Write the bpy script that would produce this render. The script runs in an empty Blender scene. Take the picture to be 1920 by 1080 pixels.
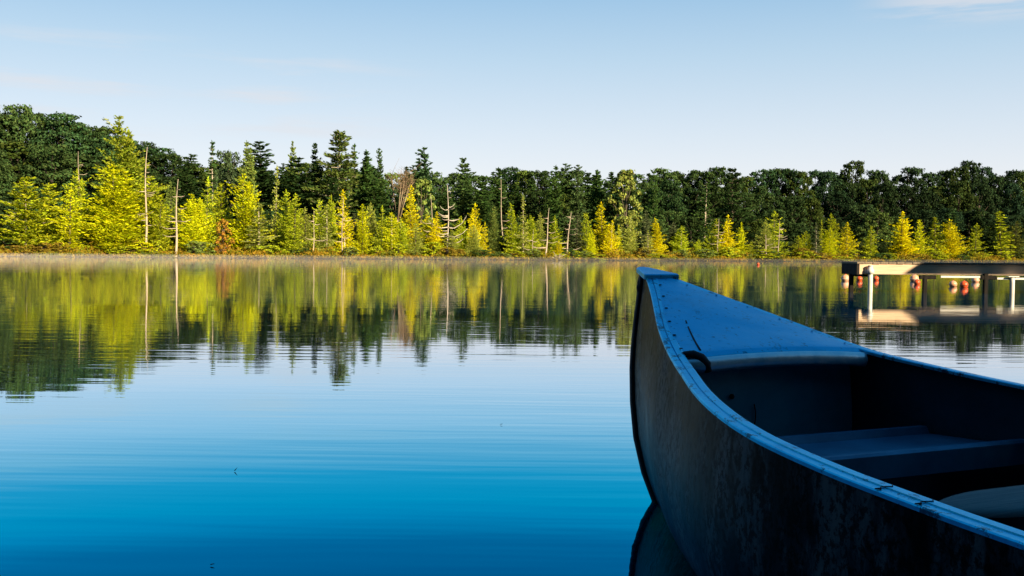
import bpy, math, random
import numpy as np
from mathutils import Vector, Matrix

# ------------------------------------------------------------------ camera, sky, sun, exposure
sc = bpy.context.scene
COL = sc.collection
R = math.radians
CAM_H, FPX, PITCH, ROLL = 0.67, 1867.0, 65 / 1867.0, 0.00885
Fv = np.array([0, math.cos(PITCH), -math.sin(PITCH)])
R0 = np.array([1.0, 0, 0]); U0 = np.array([0, math.sin(PITCH), math.cos(PITCH)])
Rv = R0 * math.cos(ROLL) + U0 * math.sin(ROLL)
Uv = -R0 * math.sin(ROLL) + U0 * math.cos(ROLL)
CAMP = np.array([0, 0, CAM_H])
cd = bpy.data.cameras.new('camera')
cd.sensor_width = 36.0
cd.lens = 36.0 * FPX / 1920.0
cd.clip_start, cd.clip_end = 0.02, 3000
cam = bpy.data.objects.new('camera', cd); COL.objects.link(cam)
m3 = Matrix((Rv, Uv, -Fv)).transposed().to_4x4()
m3.translation = Vector(CAMP)
cam.matrix_world = m3
sc.camera = cam

SUN_EL, SUN_AZ = R(24), R(40)          # low sun behind the camera, a little to the right
SUNV = Vector((math.sin(SUN_AZ) * math.cos(SUN_EL), -math.cos(SUN_AZ) * math.cos(SUN_EL), math.sin(SUN_EL)))
sl = bpy.data.lights.new('sun', 'SUN'); sl.energy = 5.0; sl.angle = R(0.5); sl.color = (1.0, 0.82, 0.55)
so = bpy.data.objects.new('sun', sl); COL.objects.link(so)
so.location = SUNV * 60
so.rotation_euler = (-SUNV).to_track_quat('-Z', 'Y').to_euler()

world = bpy.data.worlds.new('World'); sc.world = world; world.use_nodes = True
wn, wl = world.node_tree.nodes, world.node_tree.links
wn.clear()
def N(nodes, t, **kw):
    n = nodes.new(t)
    for k, v in kw.items(): setattr(n, k, v)
    return n
w_out = N(wn, 'ShaderNodeOutputWorld'); w_bg = N(wn, 'ShaderNodeBackground')
w_bg.inputs['Strength'].default_value = 0.1
wl.new(w_bg.outputs[0], w_out.inputs[0])
sky = N(wn, 'ShaderNodeTexSky', sky_type='NISHITA')
sky.sun_disc = False; sky.sun_elevation = SUN_EL; sky.sun_rotation = math.pi - SUN_AZ
sky.air_density = 1.0; sky.dust_density = 0.6; sky.ozone_density = 2.0
tc = N(wn, 'ShaderNodeTexCoord')
sep = N(wn, 'ShaderNodeSeparateXYZ'); wl.new(tc.outputs['Generated'], sep.inputs[0])
ramp = N(wn, 'ShaderNodeValToRGB'); wl.new(sep.outputs['Z'], ramp.inputs[0])
SKY = [(0.0, (.94, .89, .91)), (0.05, (.90, .885, .91)), (0.12, (.71, .79, .88)), (0.19, (.51, .68, .83)),
       (0.25, (.34, .56, .78)), (0.34, (.15, .40, .68)), (0.50, (.03, .25, .50)), (1.0, (.008, .13, .34))]
els = ramp.color_ramp.elements
while len(els) < len(SKY): els.new(0.5)
for e, (p_, c_) in zip(els, SKY): e.position = p_; e.color = (*c_, 1)
kmul = N(wn, 'ShaderNodeVectorMath', operation='SCALE'); kmul.inputs['Scale'].default_value = 5.55
wl.new(ramp.outputs[0], kmul.inputs[0])
mixs = N(wn, 'ShaderNodeMix', data_type='RGBA'); mixs.inputs[0].default_value = 0.88
wl.new(sky.outputs[0], mixs.inputs[6]); wl.new(kmul.outputs[0], mixs.inputs[7])
# thin pinkish cloud wisps low on the left and high on the right
def wisp(az0, az1, e0, e1, scale, loc, lo, hi):
    mp = N(wn, 'ShaderNodeMapping'); mp.inputs['Scale'].default_value = scale; mp.inputs['Location'].default_value = loc
    wl.new(tc.outputs['Generated'], mp.inputs[0])
    nz = N(wn, 'ShaderNodeTexNoise'); nz.inputs['Scale'].default_value = 1.0; nz.inputs['Detail'].default_value = 6
    nz.inputs['Roughness'].default_value = .6
    wl.new(mp.outputs[0], nz.inputs[0])
    a = N(wn, 'ShaderNodeMapRange', interpolation_type='SMOOTHSTEP')
    a.inputs[1].default_value = lo; a.inputs[2].default_value = hi
    wl.new(nz.outputs[0], a.inputs[0])
    v = a.outputs[0]
    for sock, b0, b1 in (('X', az0, az1), ('Z', e0, e1)):
        c = (b0 + b1) / 2; h = abs(b1 - b0) / 2
        s1 = N(wn, 'ShaderNodeMath', operation='SUBTRACT'); s1.inputs[1].default_value = c; wl.new(sep.outputs[sock], s1.inputs[0])
        s2 = N(wn, 'ShaderNodeMath', operation='ABSOLUTE'); wl.new(s1.outputs[0], s2.inputs[0])
        s3 = N(wn, 'ShaderNodeMapRange', interpolation_type='SMOOTHSTEP')
        s3.inputs[1].default_value = h; s3.inputs[2].default_value = h * .35; s3.inputs[3].default_value = 0; s3.inputs[4].default_value = 1
        wl.new(s2.outputs[0], s3.inputs[0])
        mm = N(wn, 'ShaderNodeMath', operation='MULTIPLY'); wl.new(v, mm.inputs[0]); wl.new(s3.outputs[0], mm.inputs[1]); v = mm.outputs[0]
    return v
w1 = wisp(-.60, -.05, .09, .21, (3.0, 1.0, 34.0), (0.3, 0, 1.7), .46, .66)
w2 = wisp(.30, .55, .20, .27, (5.0, 1.0, 40.0), (2.3, 0, 0.2), .45, .62)
addw = N(wn, 'ShaderNodeMath', operation='ADD'); wl.new(w1, addw.inputs[0]); wl.new(w2, addw.inputs[1])
wsc = N(wn, 'ShaderNodeMath', operation='MULTIPLY'); wsc.inputs[1].default_value = .6; wl.new(addw.outputs[0], wsc.inputs[0])
mixc = N(wn, 'ShaderNodeMix', data_type='RGBA'); wl.new(wsc.outputs[0], mixc.inputs[0])
wl.new(mixs.outputs[2], mixc.inputs[6]); mixc.inputs[7].default_value = (4.35, 4.28, 4.42, 1)
rear = N(wn, 'ShaderNodeMapRange', interpolation_type='SMOOTHSTEP')
for q_, v_ in ((1, -.75), (2, -.05), (3, .22), (4, 1.0)): rear.inputs[q_].default_value = v_
wl.new(sep.outputs['Y'], rear.inputs[0])
dim = N(wn, 'ShaderNodeVectorMath', operation='SCALE'); wl.new(mixc.outputs[2], dim.inputs[0]); wl.new(rear.outputs[0], dim.inputs['Scale'])
wl.new(dim.outputs[0], w_bg.inputs[0])

sc.view_settings.view_transform = 'Standard'; sc.view_settings.look = 'None'
sc.view_settings.exposure = 0.85; sc.view_settings.gamma = 1.0
sc.cycles.caustics_reflective = False; sc.cycles.max_bounces = 8; sc.cycles.use_denoising = True
sc.cycles.transparent_max_bounces = 8

rng = np.random.default_rng(7)
random.seed(11)

# ------------------------------------------------------------------ helpers
def ray(x, y): return Fv + Rv * (x - 960) / FPX - Uv * (y - 540) / FPX
def at_depth(x, y, Y):
    r = ray(x, y); return CAMP + r * (Y / r[1])
def tag(o, label=None, cat=None, group=None, kind=None):
    if label: o['label'] = label
    if cat: o['category'] = cat
    if group: o['group'] = group
    if kind: o['kind'] = kind
    return o
def empty(name, loc=(0, 0, 0), rz=0, label=None, cat=None, group=None):
    o = bpy.data.objects.new(name, None); COL.objects.link(o)
    o.location = loc; o.rotation_euler = (0, 0, rz); o.empty_display_size = .2
    return tag(o, label, cat, group)
def mesh_np(name, V, Fs, smooth=False):
    """V (n,3); Fs list of arrays (k,4)/(k,3)"""
    me = bpy.data.meshes.new(name)
    V = np.asarray(V, dtype=np.float32)
    if not isinstance(Fs, list): Fs = [Fs]
    Fs = [np.asarray(f, dtype=np.int32) for f in Fs if len(f)]
    loops = np.concatenate([f.ravel() for f in Fs]); sizes = np.concatenate([np.full(len(f), f.shape[1]) for f in Fs])
    me.vertices.add(len(V)); me.vertices.foreach_set('co', V.ravel())
    me.loops.add(len(loops)); me.loops.foreach_set('vertex_index', loops)
    me.polygons.add(len(sizes))
    me.polygons.foreach_set('loop_start', np.concatenate([[0], np.cumsum(sizes)[:-1]]).astype(np.int32))
    me.polygons.foreach_set('loop_total', sizes.astype(np.int32))
    if smooth: me.polygons.foreach_set('use_smooth', np.ones(len(sizes), dtype=bool))
    me.update(calc_edges=True); me.validate()
    return me
def link(name, me, mat=None, parent=None):
    o = bpy.data.objects.new(name, me); COL.objects.link(o)
    if mat is not None and len(me.materials) == 0:
        for m in (mat if isinstance(mat, (list, tuple)) else [mat]): me.materials.append(m)
    if parent: o.parent = parent
    return o
class MB:
    def __init__(s): s.v = []; s.f = []; s.mi = []; s.sm = []
    def add(s, V, F, mi=0, sm=False):
        b = len(s.v); s.v += [tuple(map(float, p)) for p in V]
        for f in F: s.f.append([b + i for i in f]); s.mi.append(mi); s.sm.append(sm)
    def box(s, lo, hi, mi=0, bev=0.0, jit=0):
        x0, y0, z0 = lo; x1, y1, z1 = hi
        b = min(bev, (x1 - x0) * .45, (y1 - y0) * .45, (z1 - z0) * .45)
        if b <= 0:
            V = [(x0,y0,z0),(x1,y0,z0),(x1,y1,z0),(x0,y1,z0),(x0,y0,z1),(x1,y0,z1),(x1,y1,z1),(x0,y1,z1)]
            s.add(V, [(0,3,2,1),(4,5,6,7),(0,1,5,4),(1,2,6,5),(2,3,7,6),(3,0,4,7)], mi); return
        import bmesh
        bm = bmesh.new(); bmesh.ops.create_cube(bm, size=1)
        for v in bm.verts: v.co = ((x0+x1)/2 + v.co.x*(x1-x0), (y0+y1)/2 + v.co.y*(y1-y0), (z0+z1)/2 + v.co.z*(z1-z0))
        bmesh.ops.bevel(bm, geom=bm.edges[:], offset=b, segments=2, affect='EDGES', profile=.6)
        bm.verts.index_update()
        s.add([v.co[:] for v in bm.verts], [[v.index for v in f.verts] for f in bm.faces], mi); bm.free()
    def tube(s, pts, rad, n=8, mi=0, cap=True, sm=True):
        pts = [np.array(p, float) for p in pts]
        if not isinstance(rad, (list, tuple, np.ndarray)): rad = [rad] * len(pts)
        V = []; up = np.array([0.13, 0.21, 0.97])
        for i, p in enumerate(pts):
            d = pts[min(i+1, len(pts)-1)] - pts[max(i-1, 0)]; d = d / (np.linalg.norm(d) + 1e-9)
            a = np.cross(d, up); 
            if np.linalg.norm(a) < .05: a = np.cross(d, [1, 0, 0])
            a /= np.linalg.norm(a); b = np.cross(d, a)
            for k in range(n):
                t = 2 * math.pi * k / n; V.append(p + rad[i] * (math.cos(t) * a + math.sin(t) * b))
        F = []
        for i in range(len(pts) - 1):
            for k in range(n): F.append((i*n+k, i*n+(k+1) % n, (i+1)*n+(k+1) % n, (i+1)*n+k))
        if cap: F.append(tuple(range(n))[::-1]); F.append(tuple((len(pts)-1)*n + k for k in range(n)))
        s.add(V, F, mi, sm)
    def sphere(s, c, r, nu=16, nv=10, mi=0):
        rx, ry, rz = r if isinstance(r, (tuple, list)) else (r, r, r)
        V = [(c[0], c[1], c[2]-rz)]
        for i in range(1, nv):
            t = math.pi * i / nv
            for k in range(nu):
                a = 2*math.pi*k/nu; V.append((c[0]+rx*math.sin(t)*math.cos(a), c[1]+ry*math.sin(t)*math.sin(a), c[2]-rz*math.cos(t)))
        V.append((c[0], c[1], c[2]+rz)); F = []
        for k in range(nu): F.append((0, 1+(k+1) % nu, 1+k))
        for i in range(nv-2):
            for k in range(nu): F.append((1+i*nu+k, 1+i*nu+(k+1) % nu, 1+(i+1)*nu+(k+1) % nu, 1+(i+1)*nu+k))
        L = len(V)-1; b = 1+(nv-2)*nu
        for k in range(nu): F.append((b+k, b+(k+1) % nu, L))
        s.add(V, F, mi, True)
    def mesh(s, name):
        me = bpy.data.meshes.new(name); me.from_pydata(s.v, [], s.f)
        me.polygons.foreach_set('material_index', s.mi); me.polygons.foreach_set('use_smooth', s.sm); me.update()
        return me
    def build(s, name, mat, parent=None): return link(name, s.mesh(name), mat, parent)
def tabf(tab):
    xs, ys = zip(*tab); return lambda x: np.interp(x, xs, ys)
def smooth_tab(tab, n=600, k=9):
    xs, ys = map(np.array, zip(*tab)); X = np.linspace(xs[0], xs[-1], n); Y = np.interp(X, xs, ys)
    w = int(n * k / 100); 
    for _ in range(3):
        P = np.concatenate([2*Y[0] - Y[w:0:-1], Y, 2*Y[-1] - Y[-2:-w-2:-1]])
        Y = np.convolve(P, np.ones(2*w+1)/(2*w+1), 'valid')
    return lambda x: np.interp(x, X, Y)

# ------------------------------------------------------------------ materials
def mat(name):
    m = bpy.data.materials.new(name); m.use_nodes = True; nt = m.node_tree; nt.nodes.clear()
    out = nt.nodes.new('ShaderNodeOutputMaterial'); return m, nt.nodes, nt.links, out
def noise(n, l, scale, detail=4, rough=.55, vec=None, sc3=None, coord='Object'):
    t = n.new('ShaderNodeTexNoise'); t.inputs['Scale'].default_value = scale; t.inputs['Detail'].default_value = detail; t.inputs['Roughness'].default_value = rough
    c = n.new('ShaderNodeTexCoord'); src = c.outputs[coord]
    if coord == 'Position':
        pass
    if sc3:
        mp = n.new('ShaderNodeMapping'); mp.inputs['Scale'].default_value = sc3; l.new(src, mp.inputs[0]); src = mp.outputs[0]
    l.new(src, t.inputs[0]); return t.outputs[0]
def cramp(n, l, src, stops, mode='LINEAR'):
    r = n.new('ShaderNodeValToRGB'); r.color_ramp.interpolation = mode
    e = r.color_ramp.elements
    while len(e) < len(stops): e.new(.5)
    for q, (p, c) in zip(e, stops): q.position = p; q.color = (*c, 1)
    l.new(src, r.inputs[0]); return r.outputs[0]
def simple(name, stops, scale=6, sc3=None, rough=.6, metal=0.0, bump=.0, bscale=40, detail=5, spec=.4, coord='Object', lo_hi=None):
    m, n, l, out = mat(name)
    p = n.new('ShaderNodeBsdfPrincipled'); p.inputs['Roughness'].default_value = rough; p.inputs['Metallic'].default_value = metal
    p.inputs['Specular IOR Level'].default_value = spec
    c = cramp(n, l, noise(n, l, scale, detail, .6, sc3=sc3, coord=coord), stops); l.new(c, p.inputs['Base Color'])
    if bump:
        b = n.new('ShaderNodeBump'); b.inputs['Strength'].default_value = bump; b.inputs['Distance'].default_value = .004
        l.new(noise(n, l, bscale, 4, .6, sc3=sc3, coord=coord), b.inputs['Height']); l.new(b.outputs[0], p.inputs['Normal'])
    l.new(p.outputs[0], out.inputs[0]); return m
def leaf_mat(name, var=.45, trans=.35, warm=.12):
    m, n, l, out = mat(name)
    oi = n.new('ShaderNodeObjectInfo'); g = n.new('ShaderNodeNewGeometry')
    mr = n.new('ShaderNodeMapRange'); mr.inputs[3].default_value = 1 - var; mr.inputs[4].default_value = 1 + var
    l.new(g.outputs['Random Per Island'], mr.inputs[0])
    mu = n.new('ShaderNodeVectorMath'); mu.operation = 'SCALE'; l.new(oi.outputs['Color'], mu.inputs[0]); l.new(mr.outputs[0], mu.inputs['Scale'])
    hs = n.new('ShaderNodeHueSaturation'); l.new(mu.outputs[0], hs.inputs['Color'])
    wn_ = n.new('ShaderNodeTexWhiteNoise'); wn_.noise_dimensions = '1D'; l.new(g.outputs['Random Per Island'], wn_.inputs['W'])
    h2 = n.new('ShaderNodeMapRange'); h2.inputs[3].default_value = .5 - warm * .25; h2.inputs[4].default_value = .5 + warm * .25
    l.new(wn_.outputs[0], h2.inputs[0]); l.new(h2.outputs[0], hs.inputs['Hue'])
    d = n.new('ShaderNodeBsdfDiffuse'); t = n.new('ShaderNodeBsdfTranslucent'); mx = n.new('ShaderNodeMixShader'); mx.inputs[0].default_value = trans
    l.new(hs.outputs[0], d.inputs[0]); l.new(hs.outputs[0], t.inputs[0]); l.new(d.outputs[0], mx.inputs[1]); l.new(t.outputs[0], mx.inputs[2])
    l.new(mx.outputs[0], out.inputs[0]); return m
M_NEEDLE = leaf_mat('needle_foliage', .45, .22, .10)
M_LEAF = leaf_mat('broad_foliage', .75, .10, .12)
def trunk_mat():
    m, n, l, out = mat('bark')
    oi = n.new('ShaderNodeObjectInfo'); p = n.new('ShaderNodeBsdfPrincipled'); p.inputs['Roughness'].default_value = .9
    c = cramp(n, l, noise(n, l, 2.0, 5, .7, sc3=(1, 1, .35)), [(.3, (.55, .55, .55)), (.7, (1.25, 1.2, 1.15))])
    mu = n.new('ShaderNodeVectorMath'); mu.operation = 'MULTIPLY'; l.new(c, mu.inputs[0]); l.new(oi.outputs['Color'], mu.inputs[1])
    l.new(mu.outputs[0], p.inputs['Base Color']); l.new(p.outputs[0], out.inputs[0]); return m
M_BARK = trunk_mat()
BARK_DARK, BARK_GREY, BARK_PALE = (.045, .035, .026, 1), (.13, .105, .075, 1), (.60, .52, .42, 1)

def water_mat():
    m, n, l, out = mat('lake_water')
    g = n.new('ShaderNodeNewGeometry')
    def nz(sx, sy, det, rot):
        mp = n.new('ShaderNodeMapping'); mp.inputs['Scale'].default_value = (sx, sy, 1); mp.inputs['Rotation'].default_value = (0, 0, rot)
        l.new(g.outputs['Position'], mp.inputs[0]); t = n.new('ShaderNodeTexNoise'); t.inputs['Scale'].default_value = 1; t.inputs['Detail'].default_value = det; t.inputs['Roughness'].default_value = .4
        l.new(mp.outputs[0], t.inputs[0]); return t.outputs[0]
    a = nz(.8, 7.0, 2.0, R(4)); b = nz(.22, 1.3, 1, R(-3)); c = nz(1.6, 15, 1, R(5)); msk = nz(.22, .42, 3, R(8))
    def mul(x, k):
        q = n.new('ShaderNodeMath'); q.operation = 'MULTIPLY'; l.new(x, q.inputs[0])
        if isinstance(k, float): q.inputs[1].default_value = k
        else: l.new(k, q.inputs[1])
        return q.outputs[0]
    def add(x, y):
        q = n.new('ShaderNodeMath'); q.operation = 'ADD'; l.new(x, q.inputs[0]); l.new(y, q.inputs[1]); return q.outputs[0]
    mr = n.new('ShaderNodeMapRange'); mr.inputs[1].default_value = .42; mr.inputs[2].default_value = .62; mr.inputs[3].default_value = .28; mr.inputs[4].default_value = 1.0
    l.new(msk, mr.inputs[0])
    hgt = add(add(mul(mul(a, mr.outputs[0]), .0013), mul(b, .0013)), mul(mul(c, mr.outputs[0]), .00085))
    bp = n.new('ShaderNodeBump'); bp.inputs['Strength'].default_value = 1.0; bp.inputs['Distance'].default_value = 1.0
    l.new(hgt, bp.inputs['Height'])
    fr = n.new('ShaderNodeFresnel'); fr.inputs['IOR'].default_value = 1.33; l.new(bp.outputs[0], fr.inputs['Normal'])
    # hand-set reflectance, its blue put in beyond real water; rises with grazing angle (less at steep angles, as through a polariser)
    rc = cramp(n, l, fr.outputs[0], [(0, (.0, .03, .08)), (.19, (.0, .25, .43)), (.215, (.0, .39, .59)), (.235, (.0, .46, .64)), (.265, (.02, .48, .68)), (.36, (.40, .70, .84)), (.45, (.60, .77, .88)), (.55, (.78, .80, .84)), (.7, (.88, .88, .86)), (1, (.97, .97, .97))])
    gl = n.new('ShaderNodeBsdfGlossy'); gl.inputs['Roughness'].default_value = .02; l.new(rc, gl.inputs['Color']); l.new(bp.outputs[0], gl.inputs['Normal'])
    df = n.new('ShaderNodeBsdfDiffuse'); df.inputs['Color'].default_value = (.0, .006, .016, 1)
    ad = n.new('ShaderNodeAddShader'); l.new(gl.outputs[0], ad.inputs[0]); l.new(df.outputs[0], ad.inputs[1])
    l.new(ad.outputs[0], out.inputs[0]); return m

# ------------------------------------------------------------------ lake outline and terrain
SHORE = [(-400, 78), (0, 86), (400, 90), (800, 96), (1160, 103), (1500, 118), (1900, 144), (2100, 160)]
shore_px = smooth_tab(SHORE, k=5)
def px_of_az(az): return 960 + FPX * math.tan(az)
LAKE = [(-180, 4.5), (-140, 9), (-100, 26), (-70, 52), (-50, 78)]
for px in range(-500, 2301, 50):
    az = math.degrees(math.atan((px - 960) / FPX)); LAKE.append((az, float(shore_px(px)) / math.cos(math.radians(az))))
LAKE += [(37, 170), (38.5, 60), (40.5, 23), (43, 12.5), (55, 11), (66, 10), (90, 8), (130, 4.5), (180, 4.5)]
lake_r = tabf(LAKE)
def shore_wob(az): return .8 * np.sin(az * 1.9) + .5 * np.sin(az * 5.1 + 1) + .3 * np.sin(az * 11.3 + 2)
def ground_z(x, y):
    x = np.asarray(x, float); y = np.asarray(y, float)
    az = np.degrees(np.arctan2(x, y)); r = np.hypot(x, y)
    far = np.clip((r - 30) / 30, 0, 1)
    t = r - lake_r(az) - shore_wob(az) * far
    ss = lambda a, b, v: (lambda q: q*q*(3-2*q))(np.clip((v-a)/(b-a), 0, 1))
    z = np.where(t < 0, np.maximum(-2.0, -.08 + t * .22), -.06 + .15 * ss(0, 1.2, t))
    amp = np.interp(az, [-40, -24, -16, -8, 0, 12, 27, 40], [9, 9, 6.5, 4, 3.2, 3.2, 4.2, 5])
    z = z + far * (np.clip(t, 0, 12) * .02 + amp * ss(10, 60, t) + ss(70, 400, t) * 3)
    z = z + (1 - far) * np.clip(t, 0, 40) * .05
    return z
def build_ground():
    naz = 360; rr = np.concatenate([np.linspace(0, 12, 17)[1:], np.linspace(14, 70, 18), np.linspace(72, 215, 96), np.array([240, 300, 420, 700, 1200])])
    az = np.linspace(-math.pi, math.pi, naz, endpoint=False)
    A, Q = np.meshgrid(az, rr, indexing='ij'); X = Q * np.sin(A); Y = Q * np.cos(A); Z = ground_z(X, Y)
    V = np.stack([X, Y, Z], -1).reshape(-1, 3); nr = len(rr)
    i, j = np.meshgrid(np.arange(naz), np.arange(nr-1), indexing='ij'); i2 = (i+1) % naz
    F = np.stack([i*nr+j, i*nr+j+1, i2*nr+j+1, i2*nr+j], -1).reshape(-1, 4)
    V = np.vstack([V, [[0, 0, -2.0]]]); c = len(V)-1
    T = np.stack([np.full(naz, c), np.arange(naz)*nr, ((np.arange(naz)+1) % naz)*nr], -1)
    o = link('ground', mesh_np('ground', V, [F, T], True), simple('forest_floor', [(.3, (.035, .028, .012)), (.55, (.06, .05, .02)), (.75, (.05, .06, .02))], scale=.6, rough=.95, spec=.1, bump=.6, bscale=2))
    tag(o, kind='structure')
build_ground()
def build_water():
    n = 96; V = [(0, 60, 0)] + [(320*math.cos(2*math.pi*k/n), 60 + 320*math.sin(2*math.pi*k/n), 0) for k in range(n)]
    me = mesh_np('water', V, [np.array([(0, 1+k, 1+(k+1) % n) for k in range(n)])])
    tag(link('water', me, water_mat()), kind='structure')
build_water()

# ------------------------------------------------------------------ canoe
M_ALU = None
def alu():
    m, n, l, out = mat('weathered_blue_metal')
    p = n.new('ShaderNodeBsdfPrincipled'); p.inputs['Metallic'].default_value = .88; p.inputs['Specular IOR Level'].default_value = .5
    big = noise(n, l, 7, 8, .72); fine = noise(n, l, 70, 4, .7)
    c = cramp(n, l, big, [(.25, (.015, .36, .60)), (.5, (.02, .50, .80)), (.75, (.03, .56, .88))])
    sp = cramp(n, l, fine, [(.0, (.0, .0, .0)), (.32, (.0, .0, .0)), (.40, (1, 1, 1))])
    mx = n.new('ShaderNodeMix'); mx.data_type = 'RGBA'; mx.blend_type = 'MULTIPLY'; mx.inputs[0].default_value = .75
    l.new(c, mx.inputs[6]); l.new(sp, mx.inputs[7])
    gr = cramp(n, l, noise(n, l, 22, 8, .75, sc3=(1, .35, 1)), [(.0, (.05, .05, .05)), (.30, (.1, .1, .1)), (.40, (1, 1, 1))])
    m2 = n.new('ShaderNodeMix'); m2.data_type = 'RGBA'; m2.blend_type = 'MULTIPLY'; m2.inputs[0].default_value = .65
    l.new(mx.outputs[2], m2.inputs[6]); l.new(gr, m2.inputs[7]); l.new(m2.outputs[2], p.inputs['Base Color'])
    rg = n.new('ShaderNodeMapRange'); rg.inputs[3].default_value = .28; rg.inputs[4].default_value = .60; l.new(big, rg.inputs[0]); l.new(rg.outputs[0], p.inputs['Roughness'])
    b = n.new('ShaderNodeBump'); b.inputs['Strength'].default_value = .25; b.inputs['Distance'].default_value = .002; l.new(noise(n, l, 60, 5, .6), b.inputs['Height'])
    b2 = n.new('ShaderNodeBump'); b2.inputs['Strength'].default_value = .8; b2.inputs['Distance'].default_value = .010; l.new(noise(n, l, 6, 2, .4), b2.inputs['Height']); l.new(b.outputs[0], b2.inputs['Normal'])
    l.new(b2.outputs[0], p.inputs['Normal'])
    l.new(p.outputs[0], out.inputs[0]); return m
def rail_mat():
    m, n, l, out = mat('rubbed_blue_rail')
    p = n.new('ShaderNodeBsdfPrincipled'); p.inputs['Roughness'].default_value = .42; p.inputs['Metallic'].default_value = .9
    c = cramp(n, l, noise(n, l, 14, 8, .7), [(.25, (.01, .30, .48)), (.45, (.015, .60, .88)), (.8, (.03, .72, .98))])
    g1 = cramp(n, l, noise(n, l, 26, 7, .8), [(0, (.03, .03, .03)), (.40, (.06, .06, .06)), (.45, (1, 1, 1))])
    mx = n.new('ShaderNodeMix'); mx.data_type = 'RGBA'; mx.blend_type = 'MULTIPLY'; mx.inputs[0].default_value = .85
    l.new(c, mx.inputs[6]); l.new(g1, mx.inputs[7]); l.new(mx.outputs[2], p.inputs['Base Color'])
    b = n.new('ShaderNodeBump'); b.inputs['Strength'].default_value = .4; b.inputs['Distance'].default_value = .003; l.new(noise(n, l, 40, 6, .7), b.inputs['Height']); l.new(b.outputs[0], p.inputs['Normal'])
    l.new(p.outputs[0], out.inputs[0]); return m
M_RAIL = rail_mat()
M_LIP_SHINE = simple('lip_shine_metal', [(.3, (.40, .72, .86)), (.6, (.75, .92, .98)), (.8, (.82, .95, 1.0))], scale=24, rough=.28, metal=.5, bump=.2, bscale=80)  # sky highlight along the deck lip, put into a lighter metal colour
def hull_mat():
    m, n, l, out = mat('stained_hull_metal')
    p = n.new('ShaderNodeBsdfPrincipled'); p.inputs['Metallic'].default_value = .1; p.inputs['Specular IOR Level'].default_value = .3
    st = noise(n, l, 6, 8, .74, sc3=(1.5, 1.5, .5)); sp = noise(n, l, 75, 4, .75, sc3=(1, 1, .75)); sp2 = noise(n, l, 24, 3, .6, sc3=(1, 1, .4))
    c = cramp(n, l, st, [(.38, (.001, .002, .004)), (.48, (.006, .014, .022)), (.56, (.034, .060, .074)), (.68, (.075, .100, .110))])
    v = c
    for src, a_, b_, f in ((sp, .44, .52, .92), (sp2, .34, .39, .85)):
        k = cramp(n, l, src, [(0, (.05, .05, .05)), (a_, (.10, .10, .10)), (b_, (1, 1, 1))])
        mx = n.new('ShaderNodeMix'); mx.data_type = 'RGBA'; mx.blend_type = 'MULTIPLY'; mx.inputs[0].default_value = f
        l.new(v, mx.inputs[6]); l.new(k, mx.inputs[7]); v = mx.outputs[2]
    l.new(v, p.inputs['Base Color'])
    sv_ = n.new('ShaderNodeMapRange'); sv_.inputs[1].default_value = .0; sv_.inputs[2].default_value = .09; sv_.inputs[3].default_value = .03; sv_.inputs[4].default_value = .28
    l.new(v, sv_.inputs[0]); l.new(sv_.outputs[0], p.inputs['Specular IOR Level'])
    rg = n.new('ShaderNodeMapRange'); rg.inputs[1].default_value = .3; rg.inputs[2].default_value = .7; rg.inputs[3].default_value = .36; rg.inputs[4].default_value = .62; l.new(st, rg.inputs[0]); l.new(rg.outputs[0], p.inputs['Roughness'])
    b = n.new('ShaderNodeBump'); b.inputs['Strength'].default_value = .5; b.inputs['Distance'].default_value = .006
    l.new(noise(n, l, 5, 3, .5), b.inputs['Height']); l.new(b.outputs[0], p.inputs['Normal'])
    l.new(p.outputs[0], out.inputs[0]); return m
M_ALU = alu(); M_HULL = hull_mat()
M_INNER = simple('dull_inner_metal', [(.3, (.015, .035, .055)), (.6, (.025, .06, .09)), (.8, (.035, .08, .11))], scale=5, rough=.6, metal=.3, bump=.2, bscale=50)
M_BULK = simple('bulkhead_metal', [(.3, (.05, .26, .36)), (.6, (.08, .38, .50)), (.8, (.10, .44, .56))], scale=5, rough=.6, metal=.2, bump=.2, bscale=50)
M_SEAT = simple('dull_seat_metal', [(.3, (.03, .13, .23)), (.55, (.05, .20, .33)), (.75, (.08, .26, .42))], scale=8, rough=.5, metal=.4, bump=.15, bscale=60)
M_BAND = simple('dark_band_metal', [(.3, (.006, .008, .01)), (.7, (.02, .024, .03))], scale=30, rough=.7, metal=.2)
M_PAD = simple('worn_paddle_wood', [(.25, (.03, .07, .08)), (.5, (.07, .12, .13)), (.75, (.11, .17, .17))], scale=4, sc3=(1.5, 30, 8), rough=.75, bump=.3, bscale=12)

TIP = np.array([.400, 2.660]); AX = np.array([.3912, -.9203]); NR = np.array([.9203, .3912])   # tip, axis to stern, to starboard
MID = 1.95
stem_s = tabf([(-.12, .85), (-.10, .5), (-.075, .2), (-.05, .075), (-.018, -.002), (.067, -.077), (.156, -.123), (.254, -.144), (.35, -.149), (.399, -.145), (.481, -.132), (.586, -.108), (.64, -.10)])
gz = smooth_tab([(-.12, .636), (0, .606), (.1, .573), (.2, .541), (.3, .507), (.4, .475), (.5, .448), (.6, .432), (.7, .416), (.8, .404), (.9, .392), (1.0, .381), (1.2, .364), (1.4, .354), (1.6, .348), (1.95, .345), (2.3, .345)], k=1)
gw = smooth_tab([(-.1, .002), (0, .047), (.1, .094), (.2, .145), (.3, .196), (.4, .24), (.5, .279), (.6, .32), (.7, .362), (.8, .398), (.9, .425), (1.0, .442), (1.1, .449), (1.3, .451), (1.95, .452), (2.4, .452)], k=1)
def sy(s): return s if s <= MID else 2*MID - s       # stern mirrors bow
def P(s, x, z): c = TIP + AX * s + NR * x; return (c[0], c[1], z)
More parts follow.
